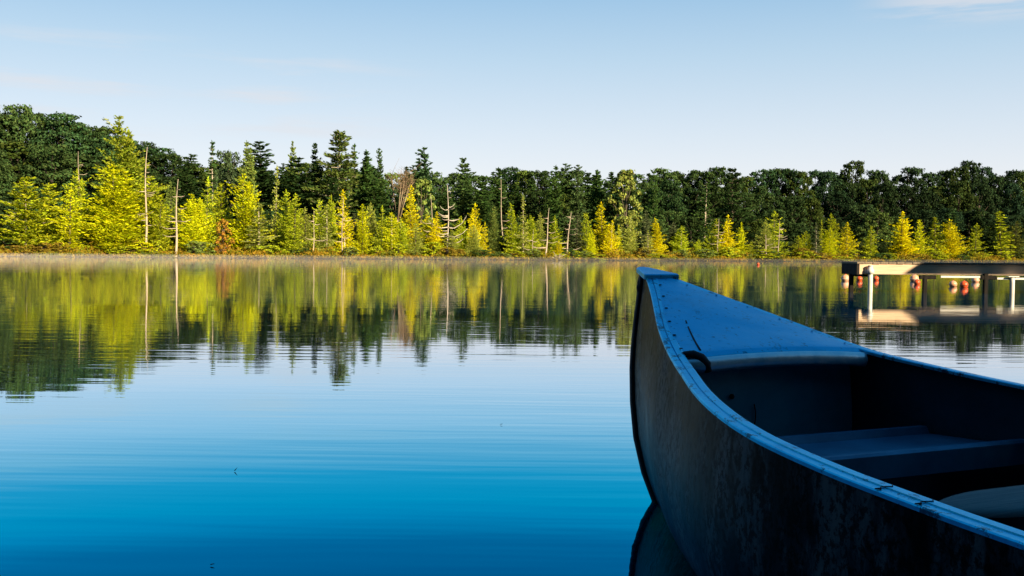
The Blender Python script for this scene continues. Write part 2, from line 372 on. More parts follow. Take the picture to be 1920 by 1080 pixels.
root = empty('canoe', (float(TIP[0] + AX[0]*MID), float(TIP[1] + AX[1]*MID), 0), 0,
             'blue metal canoe with a closed bow deck and dark stained hull in the foreground', 'canoe')
OFF = np.array([TIP[0] + AX[0]*MID, TIP[1] + AX[1]*MID, 0])
def LP(s, x, z): return tuple(np.array(P(s, x, z)) - OFF)
def full_s(s_list): return s_list + [2*MID - s for s in reversed(s_list[:-1])]
ZK = -.10
def hull():
    nv = 30; nt = 60
    taus = [ (k/nt)**1.5 for k in range(nt+1)]
    V = []; idx = {}
    m = MB()
    def half(side, inset):
        grid = []
        for j in range(nv+1):
            v = j / nv; v = v**.9; row = []
            zs0 = (1-v) * .612 + v * ZK
            s0 = float(stem_s(zs0)) + inset * .6
            for t in taus:
                s = s0 + (MID - s0) * t
                zt = float(gz(s)) - .003
                z = zt * (1-v) + ZK * v
                d = s - s0
                g = float(gw(d - .105)) if d > 0.0 else 0.0
                if t == 0: g = 0.0
                u = v; n_ = 4.4
                x = g * max(0.0, 1 - u**n_)**(1/n_) - inset * min(1, d*4)
                row.append((s, max(0, x - .004) * side, z + (inset if v > .9 else 0)))
            grid.append(row)
        return grid
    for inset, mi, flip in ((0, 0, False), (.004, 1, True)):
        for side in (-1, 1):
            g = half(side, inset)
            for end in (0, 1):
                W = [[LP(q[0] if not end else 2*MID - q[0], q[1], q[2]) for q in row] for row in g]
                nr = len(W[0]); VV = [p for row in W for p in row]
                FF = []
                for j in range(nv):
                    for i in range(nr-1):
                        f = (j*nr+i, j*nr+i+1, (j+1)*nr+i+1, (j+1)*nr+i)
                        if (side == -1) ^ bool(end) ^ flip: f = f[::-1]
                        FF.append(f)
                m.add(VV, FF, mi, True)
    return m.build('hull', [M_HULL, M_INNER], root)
hull()
def strip(name, prof, s_list, side, material, parent, wfun=gw, zfun=gz, sm=False):
    """extrude a closed cross-section [(dx inward from outer edge, dz)] along the sheer"""
    m = MB(); V = []; k = len(prof)
    for s in s_list:
        q = sy(s); w = float(wfun(q)); z = float(zfun(q))
        for dx, dz in prof: V.append(LP(s, side * max(.002, w - dx), z + dz))
    F = []
    for i in range(len(s_list)-1):
        for j in range(k):
            f = (i*k+j, i*k+(j+1) % k, (i+1)*k+(j+1) % k, (i+1)*k+j)
            F.append(f if side > 0 else f[::-1])
    F.append(tuple(range(k))); F.append(tuple((len(s_list)-1)*k + j for j in range(k))[::-1])
    m.add(V, F, 0, sm); return m.build(name, material, parent)
sl_ = list(np.linspace(-.012, MID, 70))
RAIL = [(0.001, -.007), (0.0, -.001), (.002, .001), (.0155, .0015), (.0168, -.0015), (.018, .0032), (.0325, .0037), (.036, .002), (.036, -.004), (.004, -.0055)]
for side in (-1, 1):
    strip('gunwale', RAIL, full_s(sl_), side, M_RAIL, root)
def deck(end):
    nx = 40
    ss = list(np.linspace(-.012, .478, 26))
    def grid(rows):
        V = []; nr = nx+1
        for s, dz, lip in rows:
            q = min(s, .478); w = float(gw(q)) - .017; z = float(gz(min(s, .49))) + .0025
            for k in range(nx+1):
                x = -1 + 2*k/nx
                arch = .010 * (1 - x*x) * min(1, max(0, s) * 4)
                e = (1 + x) / .22 if x < 0 else (1 - x) / .05
                cut = 1 - min(1.0, max(0, e))**.5                 # corners: port one cut back, starboard one tight
                sx = s - (.035 if x < 0 else .01) * cut * max(0, (s - .38) / .1) if s > .38 else s
                V.append(LP(sx if not end else 2*MID - sx, w*x, z + arch + dz*(1 - .6*cut) - (.012*cut if lip else 0)))
        F = []
        for i in range(len(rows)-1):
            for k in range(nx):
                f = (i*nr+k, i*nr+k+1, (i+1)*nr+k+1, (i+1)*nr+k); F.append(f if end else f[::-1])
        m = MB(); m.add(V, F, 0, True); return m
    o = grid([(s, 0.0, 0) for s in ss] + [(.482, -.0008, 0), (.489, -.005, 0), (.494, -.0075, 0)]).build('deck_plate', M_ALU, root)
    lp_ = grid([(.4945, -.0072, 1), (.500, -.0065, 1), (.505, -.010, 1), (.508, -.017, 1), (.509, -.025, 1), (.507, -.033, 1), (.502, -.039, 1)]).build('deck_lip', M_LIP_SHINE, root)
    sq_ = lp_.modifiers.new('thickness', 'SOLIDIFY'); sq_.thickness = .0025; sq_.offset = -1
    so_ = o.modifiers.new('thickness', 'SOLIDIFY'); so_.thickness = .0025; so_.offset = -1
    if not end:
        for side in (-1, 1):
            for k in range(6):
                s = .06 + k * .078; w = float(gw(s)) - .034; z = float(gz(s)) + .0055
                r = MB(); c = LP(s, side*w, z); r.sphere(c, (.0045, .0022, .0013) if side < 0 else (.003, .003, .001), 10, 6); r.build('rivet', M_ALU if side > 0 else M_BAND, o)
        # edge of a patch plate lapping the port side of the deck
        for a, b in ((.30, .315), (.335, .47)):
            pts = [LP(s, -(float(gw(s)) - .078), float(gz(s)) + .0075) for s in np.linspace(a, b, 6)]
            r = MB(); r.tube(pts, .0022, 6); r.build('seam', M_BAND, o)
    return o
deck(0); deck(1)
def lip_end_shade():       # curled deck lip end at the port corner, shaded hollow drawn as dark tube
    w = float(gw(.478)) - .017; z = float(gz(.478)); m = MB()
    m.tube([LP(.466, -w + .010, z - .003), LP(.474, -w + .022, z + .002), LP(.484, -w + .036, z + .003), LP(.494, -w + .050, z - .005), LP(.500, -w + .060, z - .018), LP(.500, -w + .064, z - .034)], [.004, .007, .009, .011, .011, .009], 10)
    m.build('lip_end_shade', M_BAND, root)
lip_end_shade()
for s_ in (1.275, 1.345):                      # joints across the port gunwale
    w = float(gw(s_)); z = float(gz(s_)); m = MB()
    m.tube([LP(s_ + .004*math.sin(k_*2.1), -w - .001 + .034*k_/5, z + .0022 + .0016*k_/5) for k_ in range(6)], [.0010, .0016, .0009, .0013, .0010, .0007], 6)
    m.build('gunwale_joint', M_BAND, root)
def cap(end):
    m = MB()
    # thick cap plate, wide at the rear, narrow in front
    out = [(-.108, .010), (-.100, .020), (-.04, .040), (-.004, .052), (.004, .051)]
    prof = out + [(s, -x) for s, x in reversed(out)]
    n = len(prof); V = []
    for (dz, gr) in ((-.007, -.003), (-.004, 0), (.006, 0), (.009, -.003)):
        for s, x in prof:
            s2 = s + (-gr if s < -.05 else gr) * 1.0; x2 = x + (gr if x > 0 else -gr)
            V.append(LP(s2 if not end else 2*MID - s2, x2, .606 - .155*s + .004 + dz))
    F = []
    for j in range(3):
        for i in range(n):
            f = (j*n+i, j*n+(i+1) % n, (j+1)*n+(i+1) % n, (j+1)*n+i); F.append(f if not end else f[::-1])
    F.append(tuple(3*n + i for i in range(n)) if not end else tuple(3*n + i for i in range(n))[::-1])
    F.append(tuple(range(n))[::-1] if not end else tuple(range(n)))
    m.add(V, F); return m.build('bow_cap' if not end else 'stern_cap', M_ALU, root)
cap(0); cap(1)
def stem_band(end):
    m = MB(); pts = []
    zz = list(np.linspace(.612, -.02, 60)) + [-.05, -.075]
    def sv(z): return float(stem_s(z))
    path = [(sv(z) - .003, z) for z in zz]
    V = []; F = []; hw = .009
    for s, z in path:
        for x, ds in ((-hw, .016), (-hw*.75, -.003), (hw*.75, -.003), (hw, .016)): V.append(LP((s+ds) if not end else 2*MID-(s+ds), x, z))
    for i in range(len(path)-1):
        for j in range(4):
            f = (i*4+j, i*4+(j+1) % 4, (i+1)*4+(j+1) % 4, (i+1)*4+j); F.append(f if end else f[::-1])
    m.add(V, F, 0, True)
    o = m.build('stem_band', M_BAND, root)
    if not end:
        z = .53
        while z > -.04:
            b = MB(); s = sv(z) - .004; b.sphere(LP(s, 0, z), (.0065, .0065, .0075), 8, 6); z -= .021; b.build('bolt', M_BAND, o)
        k = MB(); k.sphere(LP(-.110, 0, .578), (.012, .012, .016), 12, 8); k.sphere(LP(-.113, 0, .592), (.009, .009, .012), 10, 6); k.build('tow_eye', M_BAND, root)
    return o
stem_band(0); stem_band(1)
def cross_panel(s, z_top, z_bot, name, material, thick=.006, crown=0):
    m = MB(); L = []; 
    for v in np.linspace(0, 1, 14):
        z = z_top * (1-v) + z_bot * v; u = (float(gz(sy(s))) - z) / (float(gz(sy(s))) - ZK); u = min(max(u, 0), .995)
        L.append((max(.004, float(gw(sy(s) - .105 - float(stem_s(.612 - .712*u)))) * (1 - u**4.4)**(1/4.4) - .016), z))
    V = [LP(s, -x, z) for x, z in L] + [LP(s, x, z) for x, z in L]; n = len(L)
    V += [LP(s+thick, -x, z) for x, z in L] + [LP(s+thick, x, z) for x, z in L]
    F = []
    for i in range(n-1):
        F.append((i, i+1, n+i+1, n+i)); F.append((2*n+i, 3*n+i, 3*n+i+1, 2*n+i+1))
    F.append((0, n, 3*n, 2*n)); F.append((n-1, 3*n-1, 4*n-1, 2*n-1))
    m.add(V, F); return m.build(name, material, root)
bk = cross_panel(.44, .435, -.07, 'bulkhead', M_BULK)
for (x, z, rr_) in ((-.09, .355, .006),):
    b = MB(); b.sphere(LP(.449, x, z), (rr_, rr_, rr_), 10, 6); b.build('plug', M_BAND, bk)
b = MB(); b.tube([LP(.45, -.03 + .004*math.sin(t*3), .335 - .05*t) for t in np.linspace(0, 1.2, 8)], .0016, 6); b.build('cord_end', M_BAND, bk)
def seat(s0, s1, z, name='seat'):
    m = MB(); lip = .05; nx = 20
    prof = [(s0, -.02), (s0, -.004), (s0+.004, 0), (s0+.016, .0), (s0+.022, -.016), (s1-.026, -.016), (s1-.018, 0), (s1-.005, 0), (s1, -.005), (s1, -lip)]
    V = []; nr = nx+1
    for s, dz in prof:
        q = sy(s); w = float(gw(q)) - .012
        for k in range(nr):
            x = -1 + 2*k/nx; V.append(LP(s, w*x, z + dz))
    F = [(i*nr+k, i*nr+k+1, (i+1)*nr+k+1, (i+1)*nr+k) for i in range(len(prof)-1) for k in range(nx)]
    m.add(V, F); o = m.build(name, M_SEAT, root)
    so_ = o.modifiers.new('thickness', 'SOLIDIFY'); so_.thickness = .003; so_.offset = 1
seat(.60, .82, .292); seat(2*MID-1.05, 2*MID-.80, .27)
for s_, z_ in ((1.33, .262), (1.95, .318), (2.6, .318)):
    m = MB(); q = sy(s_); w = float(gw(q)) - .01
    m.tube([LP(s_, x*w, z_) for x in (-1, -.5, 0, .5, 1)], .016, 12); m.build('thwart', M_SEAT, root)

# wooden paddle lying across the canoe
def paddle():
    t0 = np.array([.655, 1.535]); d = np.array([.955, -.03]); d = d/np.linalg.norm(d); nn = np.array([-d[1], d[0]])
    z0 = .276; slope = .135
    e = empty('paddle', (float(t0[0]), float(t0[1]), z0), 0, 'pale wooden paddle with a rounded blade lying across the inside of the blue canoe', 'paddle')
    m = MB(); out = []
    for a in np.linspace(0, 1, 40):
        L = .52 * a; w = .082 * (math.sin(min(1, a/.22) * math.pi/2)**.6 if a < .22 else 1 - max(0, (a-.5)/.5)**2 * .78)
        out.append((L, max(.004, w)))
    V = []; F = []
    for (L, w) in out:
        for x, th in ((-1, 0), (-.6, .006), (0, .010), (.6, .006), (1, 0), (.6, -.006), (0, -.010), (-.6, -.006)):
            c = d*L + nn*w*x; V.append((c[0], c[1], L*slope + th))
    for i in range(len(out)-1):
        for k in range(8): F.append((i*8+k, i*8+(k+1) % 8, (i+1)*8+(k+1) % 8, (i+1)*8+k))
    F.append(tuple(range(8))); F.append(tuple((len(out)-1)*8+k for k in range(8))[::-1])
    m.add(V, F, 0, True); m.build('blade', M_PAD, e)
    q = MB(); q.tube([(d[0]*L, d[1]*L, L*slope) for L in np.linspace(.50, 1.28, 10)], .015, 12); q.build('shaft', M_PAD, e)
    q = MB(); q.tube([(d[0]*L, d[1]*L, L*slope) for L in (1.27, 1.29, 1.32, 1.35, 1.365)], [.015, .02, .028, .026, .012], 12); q.build('grip', M_PAD, e)
paddle()

# ------------------------------------------------------------------ swimming dock, pipes, buoys
M_FASCIA = simple('pale_dock_board', [(.3, (.66, .46, .31)), (.5, (.80, .58, .39)), (.62, (.86, .64, .45)), (.8, (.58, .41, .27))], scale=3, sc3=(.8, 6, 14), rough=.85, spec=.15, bump=.4, bscale=20)
M_DECK = simple('grey_deck_board', [(.3, (.22, .17, .12)), (.7, (.36, .28, .2))], scale=3, sc3=(12, 1, 1), rough=.9, spec=.1)
M_POST = simple('shade_dark_timber', [(.3, (.008, .007, .006)), (.7, (.025, .02, .016))], scale=5, sc3=(6, 6, 1), rough=.85, spec=.15)  # shadow on the dock posts is put into the timber colour
M_PIPE = simple('white_painted_pipe', [(.3, (.70, .68, .62)), (.7, (.82, .80, .75))], scale=6, rough=.45, bump=.1, bscale=30)
M_END_SHADE = simple('shade_dark_end_board', [(.3, (.02, .018, .018)), (.7, (.05, .042, .036))], scale=5, rough=.9, spec=.1)  # end faces away from the sun; its shade is put into the colour
DY, DZ = 18.5, .545
dock = empty('swimming_dock', (6.45, DY, 0), 0, 'long low wooden dock on posts at the right, part sunlit and part in shadow', 'dock')
X0, X1 = 6.45, 16.0
DOFF = np.array([6.45, DY, 0])
def dl(p): return tuple(np.array(p, float) - DOFF)
def dbox(name, lo, hi, m_, bev=.006):
    q = MB(); q.box(dl(lo), dl(hi), 0, bev); return q.build(name, m_, dock)
dbox('front_board', (X0, DY, DZ-.205), (X1, DY+.045, DZ-.012), M_FASCIA)
dbox('back_board', (X0, DY+.80, DZ-.205), (X1, DY+.845, DZ-.012), M_FASCIA)
dbox('end_board', (X0-.05, DY-.004, DZ-.215), (X0-.003, DY+.85, DZ-.008), M_END_SHADE)
q = MB()
x = X0 - .05; k = 0
while x < X1:
    wdt = .138; q.box(dl((x, DY-.02 + .006*math.sin(k*2.3), DZ-.010 + .002*math.sin(k*1.7))), dl((x+wdt, DY+.86 + .006*math.cos(k*1.9), DZ+.022 + .003*math.sin(k*2.9))), 0, .004); x += wdt + .010; k += 1
q.build('deck_boards', M_DECK, dock)
def post(px, Yp, wpx, ztop, name, material, round_=False):
    Xp = float(at_depth(px, 520, Yp)[0]); w = wpx/FPX*Yp/2
    q = MB()
    if round_: q.tube([dl((Xp, Yp, -1.4)), dl((Xp, Yp, .2)), dl((Xp, Yp, ztop))], w, 16)
    else: q.box(dl((Xp-w, Yp-w, -1.4)), dl((Xp+w, Yp+w, ztop)), 0, .008)
    return q.build(name, material, dock), Xp
post(1596, DY+.42, 7.5, DZ-.215, 'post', M_POST)
for px, zt in ((1734, DZ-.21), (1848, DZ-.17)):
    o, Xp = post(px, DY-.045, 7.2, zt, 'post', M_POST)
    q = MB(); q.box(dl((Xp-.10, DY-.075, DZ-.285)), dl((Xp+.20, DY-.005, DZ-.212)), 0, .01); q.build('bracket', M_POST, o)
post(1990, DY-.045, 7.2, DZ-.09, 'post', M_POST)
def pipe(px, ztop):
    Yp = DY - .07; o, Xp = post(px, Yp, 8.6, ztop, 'pipe_leg', M_PIPE, True)
    q = MB(); q.tube([dl((Xp, Yp, ztop-.006)), dl((Xp, Yp, ztop+.012))], .046, 16); q.build('pipe_cap', M_PIPE, o)
    q = MB(); q.tube([dl((Xp, Yp, DZ-.20)), dl((Xp, Yp, DZ-.10))], .056, 16); q.box(dl((Xp-.085, DY-.03, DZ-.19)), dl((Xp+.085, DY-.004, DZ-.12)), 0, .006); q.build('sleeve', M_PIPE, o)
pipe(1632, DZ-.05); 
o, Xp = post(1898.5, DY-.08, 8.2, .31, 'pipe_leg', M_PIPE, True)
q = MB(); q.box(dl((Xp-.10, DY-.14, .312)), dl((Xp+.10, DY-.02, .330)), 0, .006); q.build('flange_plate', M_PIPE, o)
q = MB(); q.tube([dl((6.44, DY+.42, .315)), dl((6.68, DY-.03, .315))], .022, 8); q.build('cross_brace', M_POST, dock)
xa = [float(at_depth(p_, 520, DY+.1)[0]) for p_ in (1757, 1845, 1862, 1960)]
q = MB(); q.box(dl((xa[0], DY-.06, .287)), dl((xa[1], DY-.022, .325)), 0, .008); q.build('rail_bar', M_PIPE, dock)
q = MB(); q.box(dl((xa[2], DY-.06, .262)), dl((xa[3], DY-.022, .300)), 0, .008); q.build('rail_bar', M_PIPE, dock)

def buoy_mat(name, c0, c1):
    return simple(name, [(.3, c0), (.7, c1)], scale=3, rough=.35, spec=.5)
M_ORANGE = buoy_mat('orange_buoy_plastic', (.78, .10, .02), (.86, .15, .03)); M_PEACH = buoy_mat('glare_pale_buoy_plastic', (.85, .40, .22), (.90, .50, .30)); M_ROPE = simple('buoy_rope', [(.3, (.03, .03, .03)), (.7, (.08, .07, .06))], scale=30, rough=.9)  # peach has the sun's white glare on orange balls put into it
M_WHT = buoy_mat('white_buoy_plastic', (.82, .74, .66), (.88, .82, .76))
BU = [(1585, 522.5, 27.0, .110, 'W', 'pale orange and white buoy floating just left of the dock end'),
      (1611.5, 526.5, 27.5, .080, 'O', 'small red orange buoy seen between the dock end post and white pipe'),
      (1642.5, 525.5, 28.0, .078, 'O', 'small red orange buoy just right of the white pipe at the dock end'),
      (1714.5, 522.5, 27.5, .115, 'W', 'pale orange and white buoy under the edge of the shadow on the dock'),
      (1719.5, 533.0, 24.2, .078, 'O', 'red orange buoy just in front of a larger pale one beside the middle dock post'),
      (1787, 534.5, 22.6, .086, 'P', 'pale peach buoy roped to the vivid orange buoy on its right'),
      (1807.5, 535.5, 22.3, .088, 'O', 'vivid orange buoy roped to the pale peach buoy on its left'),
      (1829, 525.5, 27.0, .100, 'W', 'pale orange and white buoy under the dock beside the right dark post'),
      (1421.5, 492.5, 70.0, .10, 'O', 'tiny far orange buoy alone on the water near the opposite shore')]
BPOS = []
for i, (px, py, Y, r, kd, lab) in enumerate(BU):
    p = at_depth(px, py, Y); z = r * .62
    p = np.array([p[0], p[1], z]); BPOS.append(p)
    e = empty('buoy', tuple(p), .5*i, lab, 'buoy', 'orange buoys of the swimming line')
    m = MB(); m.sphere((0, 0, 0), (r, r, r*.97), 20, 14); m.build('float', {'W': M_PEACH, 'O': M_ORANGE, 'P': M_PEACH}[kd], e)
    m = MB(); m.tube([(math.cos(t)*r*1.004, math.sin(t)*r*1.004, -.1*r) for t in np.linspace(0, 2*math.pi, 25)], r*.06, 6); m.build('seam_ring', M_WHT if kd == 'W' else M_ROPE, e)
    m = MB(); m.tube([(0, 0, r*.9), (0, 0, r*1.12)], r*.16, 8); m.build('neck', M_ORANGE, e)
m = MB(); A_, B_ = BPOS[5], BPOS[6]
m.tube([tuple(A_ + (B_-A_)*t + np.array([0, 0, -.035 - .02*math.sin(t*math.pi)])) for t in np.linspace(-.55, .95, 12)], .006, 6)
o = m.build('rope', M_ROPE); tag(o, 'dark rope joining the peach buoy and the vivid orange buoy', 'rope')

# added unseen shelter and near woods on the home shore: outside the frame, they throw the shade on canoe and dock
M_SHADE_SLAB = simple('shade_slab_dark', [(.3, (.05, .045, .04)), (.7, (.10, .09, .08))], scale=8, rough=.95)
def shade_slab():  # added slab, shaped back along the sun's rays to cast the dock shadow
    t = 6.0; ex, ey, ez = 7.24 + math.tan(SUN_AZ)*t, DY - t, .335 + math.tan(SUN_EL)/math.cos(SUN_AZ)*t
    gz0 = float(ground_z(ex + 3, ey)); off = np.array([ex, ey, gz0])
    e = empty('dock_shade_slab', (ex, ey, gz0), 0, 'unseen slant ended slab on posts added to shade the dock', 'shade_caster')
    m = MB(); W, Hh, Dp, run = 9.0, .36, .35, .80
    A = [(ex, ez), (ex+W, ez), (ex+W, ez+Hh), (ex+run, ez+Hh)]
    V = [(x, ey, z) for x, z in A] + [(x, ey+Dp, z) for x, z in A]
    m.add([np.array(v)-off for v in V], [(0, 1, 2, 3), (7, 6, 5, 4), (0, 4, 5, 1), (1, 5, 6, 2), (2, 6, 7, 3), (3, 7, 4, 0)]); m.build('shade_slab_body', M_SHADE_SLAB, e)
    for x in (ex+2.6, ex+W-.6):
        m = MB(); m.box(np.array([x-.06, ey+.1, float(ground_z(x, ey))-.3])-off, np.array([x+.06, ey+.22, ez-.003])-off, 0, .01); m.build('post', M_POST, e)
shade_slab()

# ------------------------------------------------------------------ trees
def quads(C, D, L, Wd, N_=None, r=rng):
    """n quads centred C, long axis D (n,3), lengths L, widths Wd, roll random or normal-biased N_"""
    n = len(C); D = D / (np.linalg.norm(D, axis=1, keepdims=True) + 1e-9)
    U = r.normal(size=(n, 3)) if N_ is None else N_ + r.normal(size=(n, 3)) * .40
    S = np.cross(D, U); S /= (np.linalg.norm(S, axis=1, keepdims=True) + 1e-9)
    L = np.broadcast_to(L, n)[:, None] * .5; Wd = np.broadcast_to(Wd, n)[:, None] * .5
    V = np.stack([C - D*L - S*Wd*.5, C - D*L*.2 + S*Wd, C + D*L, C - D*L*.2 - S*Wd], 1)
    V[:, 0] = C - D*L
    return V.reshape(-1, 3)
def qmesh(name, Vs, mat_):
    V = np.concatenate(Vs); me = mesh_np(name, V, [np.arange(len(V)).reshape(-1, 4)]); me.materials.append(mat_); return me
def conifer(seed, H=8, W=3.2, base=.06, power=.85, levels=26, per=6, up=.25, dens=1.0, gaps=.15, tip=.35, layered=0.0, spikes=1, clump=.26):
    r = np.random.default_rng(seed); Vs = []; br = []
    lean = r.normal(size=2) * .012
    tops = [(0, 0, H, 1.0)]
    for k in range(spikes - 1): 
        a = r.uniform(0, 6.28); tops.append((math.cos(a)*W*.16, math.sin(a)*W*.16, H*r.uniform(.84, .94), .7))
    for (ox, oy, HH, sc_) in tops:
        for i in range(levels):
            f = (i + r.uniform(-.3, .3)) / levels; f = min(max(f, 0), .985)
            z = HH*(base + (1-base)*f); rad = W/2 * sc_ * (1-f)**power * (1.0 if f > .12 else .55 + f*3.7)
            rad *= 1 + .22*math.sin(i*2.1 + seed) * (1 if layered == 0 else 1.4)
            nb = max(3, int(per * (.5 + .6*(1-f)))); a0 = r.uniform(0, 6.28)
            for b in range(nb):
                if r.random() < gaps: continue
                a = a0 + 6.283*b/nb + r.uniform(-.35, .35); ln = max(.12, rad * r.uniform(.45, 1.18) * (1 + .30*math.sin(2*a + seed + z*1.1) + .18*math.sin(3*a - z*2.3)) + .05)
                dr = np.array([math.cos(a), math.sin(a), 0.0]); upk = up * r.uniform(.3, 1.5) + .35*f
                st = max(2, int(ln/.17*dens)); tt = (np.arange(st) + r.uniform(0, 1, st)) / st; tt = .12 + .88*tt
                cz = z + ln * (upk*tt**1.6 - .10*tt*(1-layered)) 
                C = np.stack([ox + dr[0]*ln*tt + lean[0]*z, oy + dr[1]*ln*tt + lean[1]*z, cz], 1)
                br.append((np.array([ox + lean[0]*z, oy + lean[1]*z, z]), C[-1]))
                rep = 4; C = np.repeat(C, rep, 0); t2 = np.repeat(tt, rep)
                spread = (.05 + .17*np.sin(np.pi*np.clip(t2, .05, .97))) * min(1.3, .35 + ln*.6)
                side = np.array([-dr[1], dr[0], 0])
                C = C + side * (r.normal(size=len(C))*spread)[:, None] + np.array([0, 0, 1]) * (r.normal(size=len(C))*spread*(.45 if not layered else .22))[:, None]
                D = dr*1.0 + side*r.normal(size=(len(C), 1))*.8 + np.array([0, 0, 1])*(tip + r.normal(size=(len(C), 1))*.35)
                Vs.append(quads(C, D, clump*r.uniform(.7, 1.5, len(C)), clump*.42*r.uniform(.7, 1.4, len(C)), r=r))
        # leader
        n = 14; C = np.stack([ox + r.normal(size=n)*.04 + lean[0]*HH, oy + r.normal(size=n)*.04 + lean[1]*HH, HH - r.uniform(0, .11, n)*HH], 1)
        Vs.append(quads(C, np.stack([r.normal(size=n)*.4, r.normal(size=n)*.4, np.ones(n)], 1), .34, .12, r=r))
    cm = qmesh('crown', Vs, M_NEEDLE)
    t = MB(); t.tube([(lean[0]*z, lean[1]*z, z) for z in np.linspace(-.3, H*.97, 8)], list(np.linspace(.017*H, .004, 8)), 7)
    for k in r.permutation(len(br))[:70]:
        p0, p1 = br[k]; t.tube([p0, p1], [.022, .008], 4, cap=False)
    tm = t.mesh('trunk'); tm.materials.append(M_BARK)
    return cm, tm, H, W
def broadleaf(seed, H=12, W=9, base=.18, lobes=30, leaf=.36, per=210, tall=1.0):
    r = np.random.default_rng(seed); Vs = []; t = MB()
    ctr = []
    for i in range(lobes):
        f = (i + .5) / lobes; z = base + (1-base)*f
        env = math.sin(math.pi * min(1, (.20 + .72*f)))**.55
        a = i*2.4 + r.uniform(-.5, .5); rho = W/2*env*math.sqrt(r.uniform(.15, 1.0))*(.92 + .22*math.sin(a*2 + seed))
        ctr.append((rho*math.cos(a), rho*math.sin(a), H*z*.93, W*r.uniform(.055, .145)*(1.1-.35*f)))
    ctr.append((0, 0, H*.9, W*.14))
    for (cx, cy, cz, R_) in ctr:
        n = int(per * (R_/(W*.15))**1.6 * r.uniform(.7, 1.2)); d = r.normal(size=(n, 3)); d /= np.linalg.norm(d, axis=1, keepdims=True)
        d[:, 2] = np.where(d[:, 2] < -.35, -d[:, 2], d[:, 2])
        wob = 1 + .28*np.sin(d[:, 0]*5 + cx) * np.sin(d[:, 1]*5 + cy) + .22*np.sin(d[:, 2]*7 + cz)
        rad = R_ * wob * (r.uniform(.35, 1.12, n)**.45)
        C = np.array([cx, cy, cz]) + d * rad[:, None] * np.array([1.1, 1.1, .82])
        T = np.cross(d, r.normal(size=(n, 3))); T[:, 2] -= .25
        Vs.append(quads(C, T, leaf*r.uniform(.6, 1.4, n), leaf*.72*r.uniform(.7, 1.3, n), N_=d, r=r))
    cm = qmesh('crown', Vs, M_LEAF)
    t.tube([(0, 0, -.4), (0.05, 0, H*.25), (.1, .05, H*.5), (0, .1, H*.8)], [.022*H, .018*H, .012*H, .004*H], 8)
    for k in r.permutation(len(ctr))[:14]:
        cx, cy, cz, R_ = ctr[k]; z0 = max(H*.15, cz*.6); t.tube([(.06, .03, z0), (cx*.45, cy*.45, (z0+cz)/2 + .2), (cx*.95, cy*.95, cz)], [.09, .06, .025], 5, cap=False)
    tm = t.mesh('trunk'); tm.materials.append(M_BARK); return cm, tm, H, W
def whitepine(seed, H=13, W=7):
    r = np.random.default_rng(seed); Vs = []; t = MB()
    t.tube([(0, 0, -.4), (.1, 0, H*.3), (-.05, .05, H*.6), (.05, 0, H*.97)], [.2, .16, .11, .02], 8)
    for i in range(19):
        f = (i + r.uniform(-.25, .25)) / 18; z = H*(.16 + .82*f); rad = W/2 * (1.0 - .78*f)*(.75 + .35*math.sin(i*2.7 + seed)); nb = 5
        for b in range(nb):
            a = i*1.9 + 6.283*b/nb + r.uniform(-.5, .5); ln = rad*r.uniform(.45, 1.15) + .3; dr = np.array([math.cos(a), math.sin(a), 0])
            e = dr*ln + np.array([0, 0, z + ln*.16]); t.tube([(0, 0, z), tuple(dr*ln*.5 + np.array([0, 0, z])), tuple(e)], [.06, .04, .015], 5, cap=False)
            n = int(130*ln/W*3); tt = r.beta(2.2, 1.2, n); side = np.array([-dr[1], dr[0], 0])
            C = dr*(ln*tt)[:, None] + side*(r.normal(size=n)*.30*ln*.55)[:, None] + np.array([0, 0, 1])*(z + ln*.16*tt**2 + .18 + r.normal(size=n)*.13)[:, None]
            D = dr + side*r.normal(size=(n, 1))*.7 + np.array([0, 0, 1])*(.45 + r.normal(size=(n, 1))*.3)
            Vs.append(quads(C, D, .34*r.uniform(.7, 1.4, n), .15, r=r))
    cm = qmesh('crown', Vs, M_NEEDLE); tm = t.mesh('trunk'); tm.materials.append(M_BARK); return cm, tm, H, W
LIB = {
 'T': [conifer(q, 8, 3.8 + .5*math.sin(q*1.7), .03 + .03*(q % 3), .62 + .07*(q % 5), 26 + q % 4, 7, .22 + .05*(q % 4), 1.5, .18 + .04*(q % 3), .5, spikes=1 + q % 3, clump=.20) for q in range(20, 31)],
 'G': [conifer(q, 9, 5.2, .03, .66, 28, 9, .26, 1.5, .20, .45, spikes=3, clump=.22) for q in range(30, 33)],       # big bushy
 'P': [conifer(q, 8, 4.6, .03, .50, 24, 9, .22, 1.5, .14, .5, layered=.35, clump=.28) for q in range(40, 43)],      # open pine
 'S': [conifer(q, 8, 2.3, .06, .62, 30, 7, .05, .9, .22, .15, clump=.26) for q in range(50, 53)],                   # sparse spruce
 'N': [conifer(q, 12, 4.8, .03, .62, 36, 8, .10, 1.1, .10, .25, spikes=1 + q % 2, clump=.40) for q in range(60, 64)],  # full spruce
 'W': [whitepine(70), whitepine(75)],
 'D': [broadleaf(q, 12, 9, .04, 84, .34, 280) for q in range(80, 87)],
 'U': [broadleaf(q, 11, 6.6, .05, 40, .38, 230) for q in range(90, 93)],                                            # upright crown
 'B': [broadleaf(q, 4, 3.2, .04, 34, .18, 170) for q in range(96, 99)],                                             # bush / sapling
}
NAMES = {'T': ('tamarack_tree', 'tree'), 'G': ('conifer_tree', 'tree'), 'P': ('pine_tree', 'tree'), 'S': ('spruce_tree', 'tree'), 'N': ('spruce_tree', 'tree'),
         'W': ('pine_tree', 'tree'), 'D': ('broadleaf_tree', 'tree'), 'U': ('broadleaf_tree', 'tree'), 'B': ('bush', 'bush')}
cnt = {}
def shore_Y(px): return float(shore_px(px))
